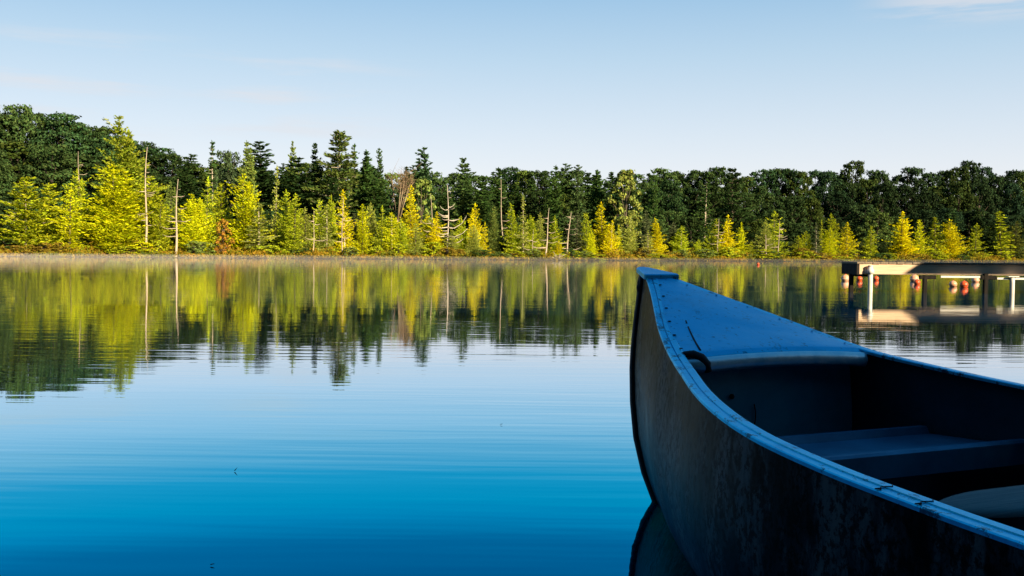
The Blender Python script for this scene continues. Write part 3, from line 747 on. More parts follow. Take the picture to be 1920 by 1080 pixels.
def place_tree(kind, px, ytop, wpx, color, back, label, group=None, bark=BARK_DARK, var=None, name=None):
    lib = LIB[kind]; k = cnt.get(kind, 0); cnt[kind] = k + 1
    cm, tm, H, W = lib[(k if var is None else var) % len(lib)]
    Y = shore_Y(px) + back
    top = at_depth(px, ytop, Y); gzv = float(ground_z(top[0], Y))
    h = max(.6, top[2] - gzv); w = wpx / FPX * Y
    e = empty(name or NAMES[kind][0], (float(top[0]), Y, gzv - .05), random.uniform(0, 6.28), label, NAMES[kind][1], group)
    s = (w / W, w / W, h / H)
    e.rotation_euler[0] = random.uniform(-.025, .025); e.rotation_euler[1] = random.uniform(-.025, .025)
    for nm, me in (('trunk', tm), ('crown', cm)):
        o = link(nm, me, None, e); o.scale = s
        j = random.uniform(.88, 1.12)
        o.color = bark if nm == 'trunk' else (color[0]*j, color[1]*j, color[2]*j, 1)
    return e
# crown colours
GOLD = (.76, .69, .010); YEL = (.66, .69, .012); OLV = (.42, .47, .020); YG = (.48, .56, .026); PALE = (.40, .45, .08); GREY = (.13, .16, .07)
MID_ = (.065, .125, .03); LITE = (.21, .28, .06); DK = (.042, .074, .022); DEEP = (.026, .048, .020); ORG = (.44, .24, .035); LGRN = (.05, .10, .03)
GF = 'golden conifers along the far shore'
FRONT = [
 ('P', 46, 330, 84, OLV, 3.5, 'open olive pine with a bare double trunk at the left edge of the shore', BARK_PALE),
 ('P', 89, 343, 70, OLV, 5, 'olive yellow pine just right of the pine with a double trunk', BARK_GREY),
 ('T', 150, 316, 52, YG, 7, 'yellow green conifer with a dead bare spike rising from its top', BARK_GREY),
 ('T', 129, 352, 48, YEL, 3, 'bright yellow conifer in front of the spike topped tree', BARK_GREY),
 ('G', 211, 306, 118, YEL, 4, 'biggest bright yellow conifer, wide and two pointed, on the left shore', BARK_GREY),
 ('G', 231, 214, 100, (.30, .36, .03), 10, 'tallest yellow green pine breaking the skyline above the widest yellow conifer', BARK_GREY),
 ('P', 279, 330, 76, OLV, 5, 'olive yellow conifer behind the tall bare trunk', BARK_GREY),
 ('T', 297, 366, 48, OLV, 3, 'olive conifer between the two tall bare trunks', BARK_GREY),
 ('T', 322, 338, 34, LITE, 9, 'dull green conifer top behind the shorter bare trunk', BARK_GREY),
 ('G', 360, 362, 62, YEL, 4, 'yellow conifer just right of the shorter bare trunk', BARK_GREY),
 ('T', 384, 331, 52, YG, 6, 'pale yellow green pointed conifer left of the orange sapling', BARK_GREY),
 ('T', 417, 340, 44, OLV, 8, 'olive conifer rising straight behind the orange sapling', BARK_GREY),
 ('T', 455, 323, 60, YEL, 5, 'tall yellow conifer with two tips right of the orange sapling', BARK_GREY),
 ('S', 486, 378, 42, PALE, 3, 'short pale conifer with a light trunk beside the tall two tipped one', BARK_PALE),
 ('T', 536, 354, 44, YG, 5, 'yellow green conifer just right of the thin spire with a bare top', BARK_GREY),
 ('T', 551, 360, 44, YG, 3, 'pale yellow conifer below and left of the tall layered pine', BARK_GREY),
 ('T', 574, 388, 36, PALE, 4, 'pale feathery conifer straight below the dark narrow skyline spruce', BARK_GREY),
 ('T', 599, 373, 32, YG, 4, 'narrow yellow green conifer under the left boughs of the layered pine', BARK_PALE),
 ('S', 613, 382, 24, PALE, 3, 'thin pale conifer directly under the layered pine', BARK_PALE),
 ('T', 622, 364, 28, YG, 7, 'small topped conifer at the foot of the layered pine', BARK_GREY),
 ('T', 647, 355, 34, GOLD, 4, 'golden narrow conifer with dead stems right under the layered pine trunk', BARK_PALE),
 ('S', 664, 398, 32, GREY, 6, 'grey green thin conifer in the gap right of the golden one with dead stems', BARK_GREY),
 ('T', 680, 382, 34, YEL, 4, 'yellow conifer left of two slim pale ones, well left of the bare brown tree', BARK_GREY),
 ('T', 695, 378, 28, PALE, 6, 'slim pale conifer, first of the pair left of the bare brown tree', BARK_GREY),
 ('T', 716, 385, 34, YG, 4, 'slim yellow green conifer just left of the bare brown tree', BARK_GREY),
 ('T', 735, 396, 32, YEL, 3, 'low yellow conifer right below the bare brown tree', BARK_PALE),
 ('T', 752, 409, 32, YG, 3, 'shortest yellow conifer at the water between the bare brown tree and bright golden spire', BARK_PALE),
 ('T', 769, 346, 46, GOLD, 6, 'bright golden spire standing just right of the bare brown tree', BARK_GREY),
 ('T', 778, 418, 36, PALE, 2.5, 'pale low conifer at the foot of the bright golden spire', BARK_GREY),
 ('T', 819, 396, 42, GOLD, 4, 'golden conifer immediately left of the white branching dead tree', BARK_GREY),
 ('T', 803, 410, 30, OLV, 5, 'olive conifer behind the short pale snag left of the white dead tree', BARK_GREY),
 ('T', 863, 404, 36, YG, 4, 'yellow green conifer just right of the white branching dead tree', BARK_GREY),
 ('T', 848, 430, 30, PALE, 2.5, 'low pale conifer at the foot of the white branching dead tree', BARK_GREY),
 ('T', 892, 380, 36, GOLD, 5, 'slender golden spire alone in front of the dark broadleaf slope', BARK_GREY),
 ('T', 889, 420, 32, PALE, 2.5, 'pale low conifer in front of the slender golden spire', BARK_GREY),
 ('T', 908, 415, 22, GOLD, 3, 'thin golden conifer close right of the slender golden spire', BARK_GREY),
 ('G', 927, 386, 34, LITE, 7, 'dull green conifer left of the thin leaning snag', BARK_GREY),
 ('T', 961, 380, 36, YG, 5, 'yellow green conifer just right of the thin leaning snag', BARK_PALE),
 ('S', 982, 366, 22, PALE, 4, 'tall narrow grey green spruce with a pale stout trunk', BARK_PALE),
 ('T', 997, 402, 34, YG, 5, 'yellow green conifer touching the tall narrow grey green spruce', BARK_GREY),
 ('T', 1013, 398, 32, PALE, 6, 'pale green conifer left of the leaning bleached trunk', BARK_GREY),
 ('T', 1041, 402, 40, YG, 5, 'full yellow green conifer right of the leaning bleached trunk', BARK_GREY),
 ('T', 1048, 450, 20, GOLD, 2.5, 'little golden conifer under the full yellow green one', BARK_GREY),
 ('S', 1082, 398, 32, GREY, 6, 'sparse grey green conifer right of the short leaning snag', BARK_GREY),
 ('T', 1098, 398, 34, YG, 6, 'yellow green conifer left of the golden pointed one near the canoe tip', BARK_GREY),
 ('T', 1109, 430, 20, YEL, 3, 'small narrow yellow conifer in front of the bright golden pointed one', BARK_GREY),
 ('T', 1131, 378, 44, GOLD, 5, 'bright golden pointed conifer seen left above the canoe tip', BARK_GREY),
 ('T', 1146, 412, 30, GOLD, 3, 'lower golden conifer leaning on the bright golden pointed one', BARK_PALE),
 ('S', 1162, 421, 16, YEL, 5, 'tiny golden tip poking up left of the pale conifer with a white stem', BARK_GREY),
 ('T', 1182, 399, 36, PALE, 5, 'pale yellow green conifer with a thin white stem directly above the canoe tip', BARK_PALE),
 ('N', 1213, 394, 26, GREY, 9, 'dark grey narrow spruce behind the golden conifer right above the canoe deck', BARK_GREY),
 ('T', 1216, 430, 32, PALE, 3, 'low pale conifer at the water in front of the dark grey narrow spruce', BARK_PALE),
 ('T', 1230, 408, 34, GOLD, 5, 'golden conifer just right of the dark grey narrow spruce', BARK_GREY),
 ('N', 1262, 416, 28, GREY, 7, 'grey green spruce left of a rounded yellow green conifer', BARK_GREY),
 ('G', 1277, 422, 38, YG, 5, 'rounded yellow green conifer with a pale stem at its foot', BARK_PALE),
 ('T', 1310, 448, 22, YG, 4, 'small yellow green conifer alone in a dark gap', BARK_GREY),
 ('T', 1333, 416, 24, YG, 5, 'slim pale conifer left of the rusty conifer with a dark stem', BARK_GREY),
 ('S', 1345, 408, 24, OLV, 4, 'thin rusty conifer with a bare brown stem left of a bright golden one', BARK_GREY),
 ('T', 1366, 401, 42, GOLD, 5, 'brightest golden conifer right of centre in front of the dark layered pine', BARK_GREY),
 ('T', 1390, 416, 28, YEL, 6, 'slim golden conifer touching the brightest golden one on its right', BARK_GREY),
 ('T', 1408, 452, 18, OLV, 4, 'very small olive conifer in the gap before the pale pair', BARK_GREY),
 ('T', 1434, 412, 32, PALE, 6, 'pale green conifer behind a short white stub trunk', BARK_GREY),
 ('T', 1453, 393, 42, YG, 6, 'tall olive yellow conifer beside the short white stub trunk', BARK_GREY),
 ('T', 1498, 441, 30, OLV, 4, 'low olive conifer, left of a close pair in the dark stretch', BARK_GREY),
 ('T', 1511, 432, 28, OLV, 6, 'olive conifer, right of a close pair in the dark stretch', BARK_GREY),
 ('S', 1532, 416, 18, GREY, 4, 'very thin sparse spruce with a pale trunk left above the dock', BARK_PALE),
 ('T', 1541, 412, 18, OLV, 7, 'thin olive tip between the sparse spruce and a golden pair', BARK_GREY),
 ('T', 1559, 399, 32, OLV, 7, 'tall olive conifer just left of the golden one above the dock end', BARK_GREY),
 ('T', 1555, 425, 26, YEL, 4, 'short golden conifer in front of the tall olive one near the dock', BARK_GREY),
 ('T', 1588, 416, 42, GOLD, 5, 'bright golden conifer straight above the dock end', BARK_GREY),
 ('T', 1633, 422, 36, OLV, 5, 'dim olive conifer above the sunlit front of the dock', BARK_GREY),
 ('N', 1657, 450, 16, DK, 5, 'small dark spruce left of the widest golden conifer over the dock', BARK_DARK),
 ('T', 1690, 396, 52, GOLD, 5, 'widest golden conifer standing over the middle of the dock', BARK_GREY),
 ('T', 1723, 411, 34, YEL, 5, 'dim golden conifer just right of the widest golden one over the dock', BARK_GREY),
 ('S', 1755, 406, 36, OLV, 5, 'olive sparse spruce left of the rightmost golden conifer', BARK_GREY),
 ('T', 1779, 410, 50, GOLD, 5, 'rightmost bright golden conifer over the shaded part of the dock', BARK_GREY),
 ('N', 1790, 386, 38, LGRN, 12, 'mid green rounded spruce behind the rightmost golden conifer', BARK_DARK),
 ('T', 1829, 418, 36, OLV, 5, 'dull olive conifer right of the rightmost golden one', BARK_GREY),
 ('N', 1833, 388, 38, DK, 11, 'dark spruce standing behind the dull olive conifer at the right', BARK_DARK),
 ('N', 1857, 414, 26, DK, 6, 'dark slim spruce between two olive conifers near the right edge', BARK_DARK),
 ('S', 1877, 394, 48, OLV, 5, 'tall olive spruce near the right edge of the picture', BARK_GREY),
 ('T', 1904, 414, 40, (.16, .18, .03), 6, 'dark olive conifer at the right edge above the dock', BARK_DARK),
]
# dead trunks: top px, top y, base px, back, radius, pale?, label
SNAGS = [
 (277, 276, 270, 2.5, .15, 9, 'tallest bare pale dead trunk on the left shore with a few stubs'),
 (334, 336, 328, 1.5, .15, 4, 'clean white dead trunk right of the tallest dead trunk'),
 (150, 284, 149, 7.2, .10, 2, 'bare dead spike rising out of a yellow green conifer'),
 (808, 364, 811, 4, .09, 3, 'short pale snag left of the white branching dead tree'),
 (938, 337, 945, 9, .10, 2, 'thin leaning snag against the dark broadleaf slope'),
 (1030, 390, 1022, 1.5, .13, 4, 'leaning bleached dead trunk left of the canoe tip'),
 (1070, 398, 1062, 3, .13, 5, 'short leaning snag with side stubs in a dark gap'),
 (1435, 440, 1438, 2, .13, 2, 'short white stub trunk at the water right of centre'),
 (1461, 414, 1460, 4, .09, 3, 'thin straight dead trunk beside the tall olive yellow conifer'),
 (1347, 410, 1346, 3.5, .09, 3, 'brownish dead stem inside the thin rusty conifer'),
 (1000, 430, 998, 2.6, .06, 2, 'thin pale dead stem close to the stout trunk of the narrow spruce'),
 (643, 370, 641, 2.4, .08, 3, 'pale dead stem standing among golden needles under the layered pine'),
 (590, 395, 586, 2.4, .07, 2, 'thin crooked dead stem at the shore below the skyline spruce'),
]
def snag(pxt, yt, pxb, back, rad, stubs, label, branchy=False, color=BARK_PALE):
    Y = shore_Y(pxb) + back; b = at_depth(pxb, 480, Y); t = at_depth(pxt, yt, Y); gzv = float(ground_z(b[0], Y))
    e = empty('dead_tree', (float(b[0]), Y, gzv), 0, label, 'dead tree', 'bare dead trees along the far shore')
    h = t[2] - gzv; dx = t[0] - b[0]; r = np.random.default_rng(int(pxt)); q = MB()
    pts = [(dx*f + (.010*h)*math.sin(f*6 + pxt), .02*h*math.sin(f*5), -.3 + (h+.3)*f) for f in np.linspace(0, 1, 9)]
    rad *= .8; q.tube(pts, list(np.linspace(rad, rad*.18, 9)), 8); o = q.build('trunk', M_BARK, e); j_ = r.uniform(.9, 1.15); color = (color[0]*j_, color[1]*j_*.97, color[2]*j_*.94, 1); o.color = color; stubs = int(stubs*1.8) + 2
    def twig(pts_, rads):
        q = MB(); q.tube(pts_, rads, 6); b_ = q.build('branch', M_BARK, e); b_.color = color
    for k in range(stubs):
        f = r.uniform(.25, .92); p = np.array([np.interp(f, np.linspace(0, 1, 9), [p_[i] for p_ in pts]) for i in range(3)])
        a = r.choice([0, math.pi]) + r.uniform(-.7, .7); ln = r.uniform(.5, 1.7)*(1.15-f) + .18
        twig([p, p + np.array([math.cos(a)*ln*.6, math.sin(a)*ln*.6, -.04*ln]), p + np.array([math.cos(a)*ln, math.sin(a)*ln, .12*ln])], [.04, .026, .009])
    if branchy:
        for s_, f, ln, dz in ((-1, .42, 2.0, .35), (1, .30, 2.0, .4), (1, .42, 1.9, .62), (-1, .33, 1.5, .2), (1, .52, 1.2, .1), (-1, .58, 1.0, .35), (-1, .66, .8, .5), (1, .70, .7, .5), (1, .20, 1.6, .3)):
            p = np.array([dx*f, 0, h*f]); twig([p, p + np.array([s_*ln*.35, .1, -.05*ln]), p + np.array([s_*ln*.75, .2, dz*.35*ln]), p + np.array([s_*ln, .1, dz*ln])], [.05, .04, .028, .01])
for kind, px, yt, w, c, back, lab, bk_ in FRONT: place_tree(kind, px, yt, w*(1.5 if px < 800 else 1.3), c, back, lab, GF, bk_)
for s_ in SNAGS: snag(*s_)
snag(840, 347, 839, 3.5, .12, 6, 'white dead tree with curved bare branches on both sides', True, (.60, .56, .50, 1))
# thin spire with bare top, orange sapling
place_tree('S', 515, 309, 26, PALE, 6, 'thin spire with a nearly bare pale top above the yellow conifers', GF, BARK_PALE, name='spruce_tree')
place_tree('B', 418, 409, 34, ORG, 2.5, 'orange leaved young tree at the water on the left shore', None, BARK_GREY, name='young_tree')
# bare brown tree
def bare_tree():
    px, yt = 744, 322; Y = shore_Y(px) + 12; t = at_depth(px, yt, Y); gzv = float(ground_z(t[0], Y)); h = t[2] - gzv
    e = empty('bare_tree', (float(t[0]), Y, gzv), 0, 'bare brown vase shaped tree without leaves behind the bright golden spire', 'tree')
    q = MB(); r = np.random.default_rng(5); tw = MB()
    q.tube([(0, 0, -.3), (.1, 0, h*.25), (.15, 0, h*.5)], [.16, .13, .1], 8)
    for k in range(9):
        a = r.uniform(0, 6.28); sp = r.uniform(.5, 1.9); z0 = h*r.uniform(.3, .52)
        m1 = np.array([.13 + math.cos(a)*sp*.5, math.sin(a)*sp*.5, z0 + (h-z0)*.45]); m2 = np.array([.13 + math.cos(a)*sp, math.sin(a)*sp, h*r.uniform(.85, 1.0)])
        q.tube([(.12, 0, z0), m1, m2], [.07, .05, .015], 6)
        for j in range(26):
            f = r.uniform(.2, 1); p = m1 + (m2-m1)*f; d = r.normal(size=3)*.55; d[2] = abs(d[2]) + .2; tw.tube([p, p + d*.5, p + d*1.1 + r.normal(size=3)*.1], [.022, .014, .006], 4)
    o = q.build('trunk', M_BARK, e); o.color = (.42, .32, .22, 1); o = tw.build('twigs', M_BARK, e); o.color = (.30, .21, .12, 1)
bare_tree()
FILL = [(px_, yt_, w_, c_) for px_, yt_, w_, c_ in zip(range(340, 800, 17), [392, 405, 380, 410, 398, 386, 412, 400, 408, 390, 415, 402, 410, 395, 418, 405, 400, 415, 396, 410, 420, 404, 412, 398, 416, 408, 420, 400], [52]*40, [PALE, OLV, YG, GREY, YG, PALE, OLV]*8)]
for px_, yt_, w_, c_ in FILL: place_tree('T' if px_ % 2 else 'N', px_, yt_, w_, c_, 9, 'dull conifer half hidden among the yellow ones left of the bright golden spire', 'half hidden conifers behind the yellow row', BARK_GREY, name='conifer_tree')
MIDS = [  # distinct trees of the second and third rows
 ('W', 633, 250, 150, (.15, .21, .045), 17, 'tall layered pine with flat boughs and a visible trunk left of centre', BARK_PALE),
 ('N', 592, 266, 44, (.040, .078, .022), 20, 'dark narrow spruce on the skyline left of the layered pine', BARK_DARK),
 ('N', 463, 261, 40, LITE, 16, 'light green spire on the skyline above the two tipped yellow conifer', BARK_GREY),
 ('N', 495, 262, 96, (.040, .078, .022), 20, 'dense dark green tree with a pointed head behind the thin bare spire', BARK_DARK),
 ('N', 555, 261, 30, LITE, 20, 'slim pale green spire on the skyline between two dark trees', BARK_GREY),
 ('N', 556, 292, 96, (.040, .078, .022), 17, 'dark bushy tree below the slim pale green spire', BARK_DARK),
 ('S', 398, 264, 38, MID_, 20, 'thin green spire on the skyline at the end of the left hill', BARK_PALE),
 ('D', 430, 277, 64, (.07, .11, .05), 22, 'greyish round broadleaf crown on the skyline right of the left hill', BARK_GREY),
 ('N', 687, 279, 56, MID_, 18, 'soft green spruce on the skyline just right of the layered pine', BARK_GREY),
 ('S', 665, 265, 30, MID_, 19, 'thin crooked spire touching the layered pine on its right', BARK_GREY),
 ('N', 719, 276, 34, MID_, 19, 'slim green spire right of the soft green spruce', BARK_GREY),
 ('N', 796, 274, 62, (.06, .12, .045), 18, 'big green spruce highest on the skyline right of the bare brown tree', BARK_DARK),
 ('N', 868, 294, 52, (.08, .14, .04), 18, 'light green spruce with a sharp tip right of the big green spruce', BARK_DARK),
 ('U', 790, 330, 60, LITE, 12, 'yellowish leafy tree behind the bright golden spire', BARK_GREY),
 ('N', 1042, 308, 38, MID_, 20, 'green spire left of centre among round skyline crowns', BARK_DARK),
 ('N', 1082, 307, 42, (.09, .15, .05), 19, 'lighter green spire right of the leaning bleached trunk on the skyline', BARK_GREY),
 ('N', 1118, 316, 44, MID_, 19, 'green spruce on the skyline left of the sunlit broadleaf tree', BARK_GREY),
 ('U', 1174, 312, 78, (.20, .24, .05), 13, 'sunlit yellow green broadleaf tree standing out above the canoe tip', BARK_GREY),
 ('W', 1376, 318, 110, (.045, .085, .025), 14, 'dark pine with drooping flat boughs right of centre', BARK_GREY),
 ('S', 1321, 334, 40, MID_, 13, 'thin birch with a white trunk left of the dark drooping pine', BARK_PALE),
 ('N', 905, 330, 60, MID_, 15, 'mid green conifer under the round skyline crown at centre', BARK_DARK),
 ('N', 350, 300, 60, (.040, .078, .022), 18, 'dark spruce at the foot of the left hill above the white dead trunk', BARK_DARK),
 ('P', 1228, 318, 44, MID_, 18, 'green pine crown right of the sunlit broadleaf tree', BARK_DARK),
 ('N', 620, 330, 70, (.040, .078, .022), 13, 'dark spruce filling the space under the layered pine boughs', BARK_DARK),
 ('N', 700, 330, 70, MID_, 14, 'mid green spruce left of the bare brown tree', BARK_DARK),
]
GM = 'taller trees standing out of the wood behind the shore'
for kind, px, yt, w, c, back, lab, bk_ in MIDS: place_tree(kind, px, yt, w*(1.3 if kind in 'NS' else 1), c, back, lab, GM, bk_)

# wooded slope: rows of broadleaf trees, alike within each stretch
SKYL = tabf([(-300, 190), (0, 197), (70, 190), (130, 214), (200, 236), (290, 264), (340, 285), (400, 300), (470, 300), (550, 300), (640, 305), (720, 310), (760, 316), (830, 318), (900, 318), (950, 306), (1000, 311), (1080, 316), (1130, 318), (1210, 324), (1260, 309), (1330, 308), (1400, 320), (1425, 308), (1480, 306), (1530, 319), (1565, 318), (1595, 298), (1640, 300), (1670, 318), (1705, 308), (1760, 315), (1790, 300), (1850, 301), (1885, 313), (1925, 308), (2200, 300)])
ZON = [(-999, 330, 'on the high left hill'), (330, 760, 'in the mixed wood behind the layered pine'), (760, 1150, 'on the slope behind the white branching dead tree'), (1150, 1500, 'on the slope either side of the dark drooping pine'), (1500, 2999, 'in the dark wood above the dock')]
ROWN = ['skyline broadleaf tree ', 'mid height broadleaf tree ', 'shaded low broadleaf tree ']
rz_ = random.Random(3)
for row, (back, off, step, wd) in enumerate(((44, 0, 25, 92), (29, 32, 32, 92), (17, 84, 38, 86))):
    px = -150 + row*13
    while px < 2090:
        p = px + rz_.uniform(-9, 9); zi = next(i for i, z in enumerate(ZON) if z[0] <= p < z[1])
        lefth = max(0, min(1, (420 - p)/300)); bk_ = back + rz_.uniform(-4, 4) + lefth*row*0
        yt = float(SKYL(p)) + off*(1 + .9*lefth) + rz_.uniform(-3, 18) + (rz_.uniform(-8, 12) if row else 0)
        dark = max(0, min(1, (p - 1330)/380)); base = np.array(DK)*(1-dark) + np.array(DEEP)*dark  # crown colour deepens towards the right
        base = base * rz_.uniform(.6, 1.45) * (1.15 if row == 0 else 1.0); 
        q_ = rz_.random()
        if q_ < .16: base = base * np.array([2.0, 1.7, 1.1])
        elif q_ < .34: base = base * np.array([.8, .95, 1.15])
        wpx = wd * rz_.uniform(.8, 1.15) * (1 + .25*lefth) * (96/shore_Y(p))**.5
        if zi in (1, 2) and rz_.random() < .38:
            cb = np.array(MID_) * rz_.uniform(.5, 1.15)
            place_tree('N', p, yt - rz_.uniform(0, 14), wpx*.78, tuple(cb), bk_ - 2, ('skyline conifer ', 'mid height conifer ', 'shaded low conifer ')[row] + ZON[zi][2], 'conifers ' + ZON[zi][2] + (', skyline', ', middle', ', foot')[row], BARK_DARK, name='conifer_tree')
            px += step*.9; continue
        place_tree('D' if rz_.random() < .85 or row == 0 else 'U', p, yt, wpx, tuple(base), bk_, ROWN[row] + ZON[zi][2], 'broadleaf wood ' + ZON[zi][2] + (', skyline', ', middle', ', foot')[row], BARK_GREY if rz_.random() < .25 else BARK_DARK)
        px += step * (1 + .1*rz_.random())
# shrubs at the water that stand out
BUSH = [(12, 446, 84, MID_, 'dark green rounded bush at the left edge of the shore'), (266, 452, 66, YEL, 'yellow leafy bush at the foot of the tallest bare trunk'), (380, 452, 50, LITE, 'green bush between the white dead trunk and the orange sapling'),
        (958, 467, 50, OLV, 'olive bush at the water under the thin leaning snag'), (1000, 466, 44, LITE, 'green bush beside the stout pale trunk'), (1074, 468, 36, OLV, 'olive bush right of the short leaning snag'),
        (1366, 462, 50, YG, 'yellow green bush below the brightest golden conifer'), (1450, 470, 46, MID_, 'dark bush at the water below the tall olive yellow conifer'), (1512, 470, 44, OLV, 'dull olive bush below the close olive pair'), (1655, 474, 50, MID_, 'dark bush above the sunlit dock front')]
for px, yt, w, c, lab in BUSH: place_tree('B', px, yt, w, c, 2.2, lab, 'bushes along the far waterline', BARK_DARK)

rb_ = random.Random(21)
px = -20
while px < 1930:
    c_ = rb_.choice([OLV, YG, LITE, MID_, OLV, (.34, .26, .03), (.30, .22, .03)]); hgt_ = rb_.uniform(10, 30) * (1.1 if px < 900 else .85)
    place_tree('B', px, 480 + px*.006 - hgt_, rb_.uniform(26, 64), c_, rb_.uniform(1.0, 3.2), 'low rounded bush in the broken row along the far waterline', 'low bushes along the far waterline', BARK_DARK)
    px += rb_.uniform(16, 52)
# bog shrubs along the water: one uncountable mass
def bog():
    r = np.random.default_rng(9); n = 5200
    px = r.uniform(-250, 2150, n); Y0 = np.array([shore_Y(p) for p in px]); back = r.uniform(.1, 1, n)**1.3 * 7.0
    X = (px - 960)/FPX*(Y0+back); az = np.degrees(np.arctan2(X, Y0+back))
    rr = lake_r(az) + shore_wob(az) + .25 + back; X = rr*np.sin(np.radians(az)); Y = rr*np.cos(np.radians(az)); Z = ground_z(X, Y)
    hN = .42 + .22*np.sin(px*.045) + .16*np.sin(px*.13 + 2); hN = np.clip(hN*.95, .2, .95) * r.uniform(.6, 1.25, n) * np.clip(.6 + back*.25, .6, 1.5)
    Vs = []
    for k in range(16):
        C = np.stack([X + r.normal(size=n)*.30, Y + r.normal(size=n)*.30, Z + hN*r.uniform(.08, 1, n)], 1)
        D = r.normal(size=(n, 3)); D[:, 2] = np.abs(D[:, 2]) + .3
        Vs.append(quads(C, D, .26*r.uniform(.6, 1.4, n), .13*r.uniform(.6, 1.4, n), r=r))
    V = np.concatenate(Vs); me = mesh_np('shore_shrubs', V, [np.arange(len(V)).reshape(-1, 4)])
    m, nn, l, out = mat('bog_shrub_leaves')
    g = nn.new('ShaderNodeNewGeometry'); t = nn.new('ShaderNodeTexNoise'); t.inputs['Scale'].default_value = .35; t.inputs['Detail'].default_value = 4; l.new(g.outputs['Position'], t.inputs[0])
    ad = nn.new('ShaderNodeMath'); ad.operation = 'MULTIPLY_ADD'; l.new(g.outputs['Random Per Island'], ad.inputs[0]); ad.inputs[1].default_value = .34; l.new(t.outputs[0], ad.inputs[2])
    c = cramp(nn, l, ad.outputs[0], [(.40, (.08, .12, .02)), (.55, (.22, .23, .022)), (.72, (.38, .26, .022)), (.92, (.42, .24, .03))])
    d = nn.new('ShaderNodeBsdfDiffuse'); tr = nn.new('ShaderNodeBsdfTranslucent'); mx = nn.new('ShaderNodeMixShader'); mx.inputs[0].default_value = .25
    l.new(c, d.inputs[0]); l.new(c, tr.inputs[0]); l.new(d.outputs[0], mx.inputs[1]); l.new(tr.outputs[0], mx.inputs[2]); l.new(mx.outputs[0], out.inputs[0])
    o = link('shore_shrubs', me, m); tag(o, 'low orange brown bog shrubs lining the far waterline', 'shrubs', kind='stuff')
bog()
# undergrowth filling the wood's foot
def under():
    r = np.random.default_rng(19); n = 5200; px = r.uniform(-250, 2150, n); back = r.uniform(6, 18, n)
    Y = np.array([shore_Y(p) for p in px]) + back; X = (px-960)/FPX*Y; Z = ground_z(X, Y); Vs = []
    for k in range(10):
        C = np.stack([X + r.normal(size=n)*.5, Y + r.normal(size=n)*.5, Z + r.uniform(0, 2.2, n)], 1)
        Vs.append(quads(C, r.normal(size=(n, 3)), .45*r.uniform(.6, 1.4, n), .28, r=r))
    V = np.concatenate(Vs); me = mesh_np('undergrowth', V, [np.arange(len(V)).reshape(-1, 4)])
    o = link('undergrowth', me, M_LEAF); o.color = (.04, .06, .02, 1); tag(o, 'dark green undergrowth between the trunks behind the shore', 'undergrowth', kind='stuff')
under()
# bleached driftwood at the waterline
def drift():
    px = 1045; Y = shore_Y(px) + .2; b = at_depth(px, 488, Y); e = MB(); r = np.random.default_rng(2)
    for k in range(9):
        a = r.uniform(0, 3.14); ln = r.uniform(.5, 1.1); e.tube([(r.normal()*.3, 0, .05), (math.cos(a)*ln*.5, r.normal()*.2, .15 + math.sin(a)*ln*.3), (math.cos(a)*ln, r.normal()*.3, .15 + math.sin(a)*ln*.7)], [.04, .03, .01], 5)
    o = e.build('driftwood', M_BARK); o.location = (float(b[0]), Y - .4, .05); o.color = (.55, .47, .38, 1); tag(o, 'tangle of bleached driftwood branches at the far waterline', 'driftwood')
drift()
# specks on the near water
M_FL = simple('dead_leaf', [(.3, (.03, .02, .012)), (.7, (.07, .045, .02))], scale=30, rough=.8)
for i, (px, py, lab) in enumerate(((442, 884, 'curled dead leaf standing up on the blue water left of the canoe'), (940, 797, 'small dead leaf floating on the pale water nearest the canoe'), (398, 1061, 'dark dead leaf floating at the bottom of the picture'))):
    r_ = ray(px, py); p = CAMP + r_*(-CAM_H/r_[2]); m = MB(); L = .0048
    pts = [(-L, 0, .002), (-L*.3, L*.5, .003), (L, 0, .004 if i else .012), (-L*.2, -L*.5, .003)]
    m.add(pts + [(a, b_, c + .0012) for a, b_, c in pts], [(3, 2, 1, 0), (4, 5, 6, 7), (0, 1, 5, 4), (1, 2, 6, 5), (2, 3, 7, 6), (3, 0, 4, 7)])
    o = m.build('floating_leaf', M_FL); o.location = tuple(p); tag(o, lab, 'leaf', 'dead leaves on the water')

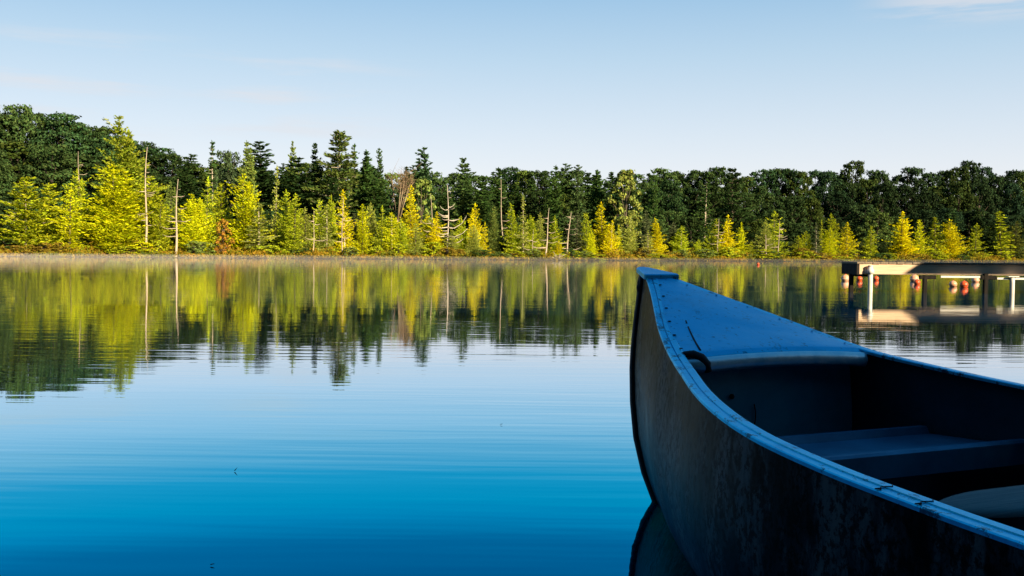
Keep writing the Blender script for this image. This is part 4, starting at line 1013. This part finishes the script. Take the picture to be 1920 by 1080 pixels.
# near woods behind the camera, one mass
def near_woods():
    r = np.random.default_rng(33); Vs = []
    src = []
    for cm, tm, H, W in LIB['D'][:3]:
        a = np.empty(len(cm.vertices)*3, np.float32); cm.vertices.foreach_get('co', a); src.append((a.reshape(-1, 3), H, W))
    spots = [(x, -12 + r.uniform(-1.5, 1.5) + max(0, -x)*.2, 13, 8) for x in np.arange(-40, 46, 3.4)] + [(x, -16 + r.uniform(-1.5, 1.5), 14, 9) for x in np.arange(-30, 46, 4.2)] + [(-30 + r.uniform(-2, 2), y, 13, 9) for y in np.arange(-14, 22, 5)]
    for i, (x, y, h, w) in enumerate(spots):
        a, H, W = src[i % 3]; t = r.uniform(0, 6.28); c, s = math.cos(t), math.sin(t); h2 = h*r.uniform(.94, 1.05)
        b = np.stack([(a[:, 0]*c - a[:, 1]*s)*w/W + x, (a[:, 0]*s + a[:, 1]*c)*w/W + y, (a[:, 2])*h2/H*1.0 - .3 + float(ground_z(x, y))*.3], 1); Vs.append(b)
    V = np.concatenate(Vs); me = mesh_np('shore_woods', V, [np.arange(len(V)).reshape(-1, 4)])
    o = link('shore_woods', me, M_LEAF); o.color = (.03, .05, .02, 1); tag(o, 'dark wood standing on the home shore', 'wood', kind='stuff')
near_woods()

# thin morning mist lying on the far water
def mist():
    n = 40; px = np.linspace(-300, 2150, n); P0 = []; P1 = []
    for p in px:
        Y = shore_Y(p); P0.append(((p-960)/FPX*(Y-42), Y-42)); P1.append(((p-960)/FPX*(Y-1.5), Y-1.5))
    ring = P0 + P1[::-1]; k = len(ring); V = [(x, y, .012) for x, y in ring] + [(x, y, .36) for x, y in ring]
    m = MB(); F = [(i, (i+1) % k, k+(i+1) % k, k+i) for i in range(k)]
    for i in range(n-1): F.append((i, 2*n-1-i, 2*n-2-i, i+1)); F.append((k+i, k+i+1, k+2*n-2-i, k+2*n-1-i))
    m.add(V, F)
    mt, nn, l, out = mat('mist_air'); v = nn.new('ShaderNodeVolumePrincipled'); v.inputs['Color'].default_value = (.95, .90, .85, 1); v.inputs['Density'].default_value = .0042; v.inputs['Anisotropy'].default_value = -.6
    l.new(v.outputs[0], out.inputs['Volume'])
    o = m.build('haze', mt); tag(o, 'thin morning mist lying on the far water', 'mist', kind='stuff')
mist()
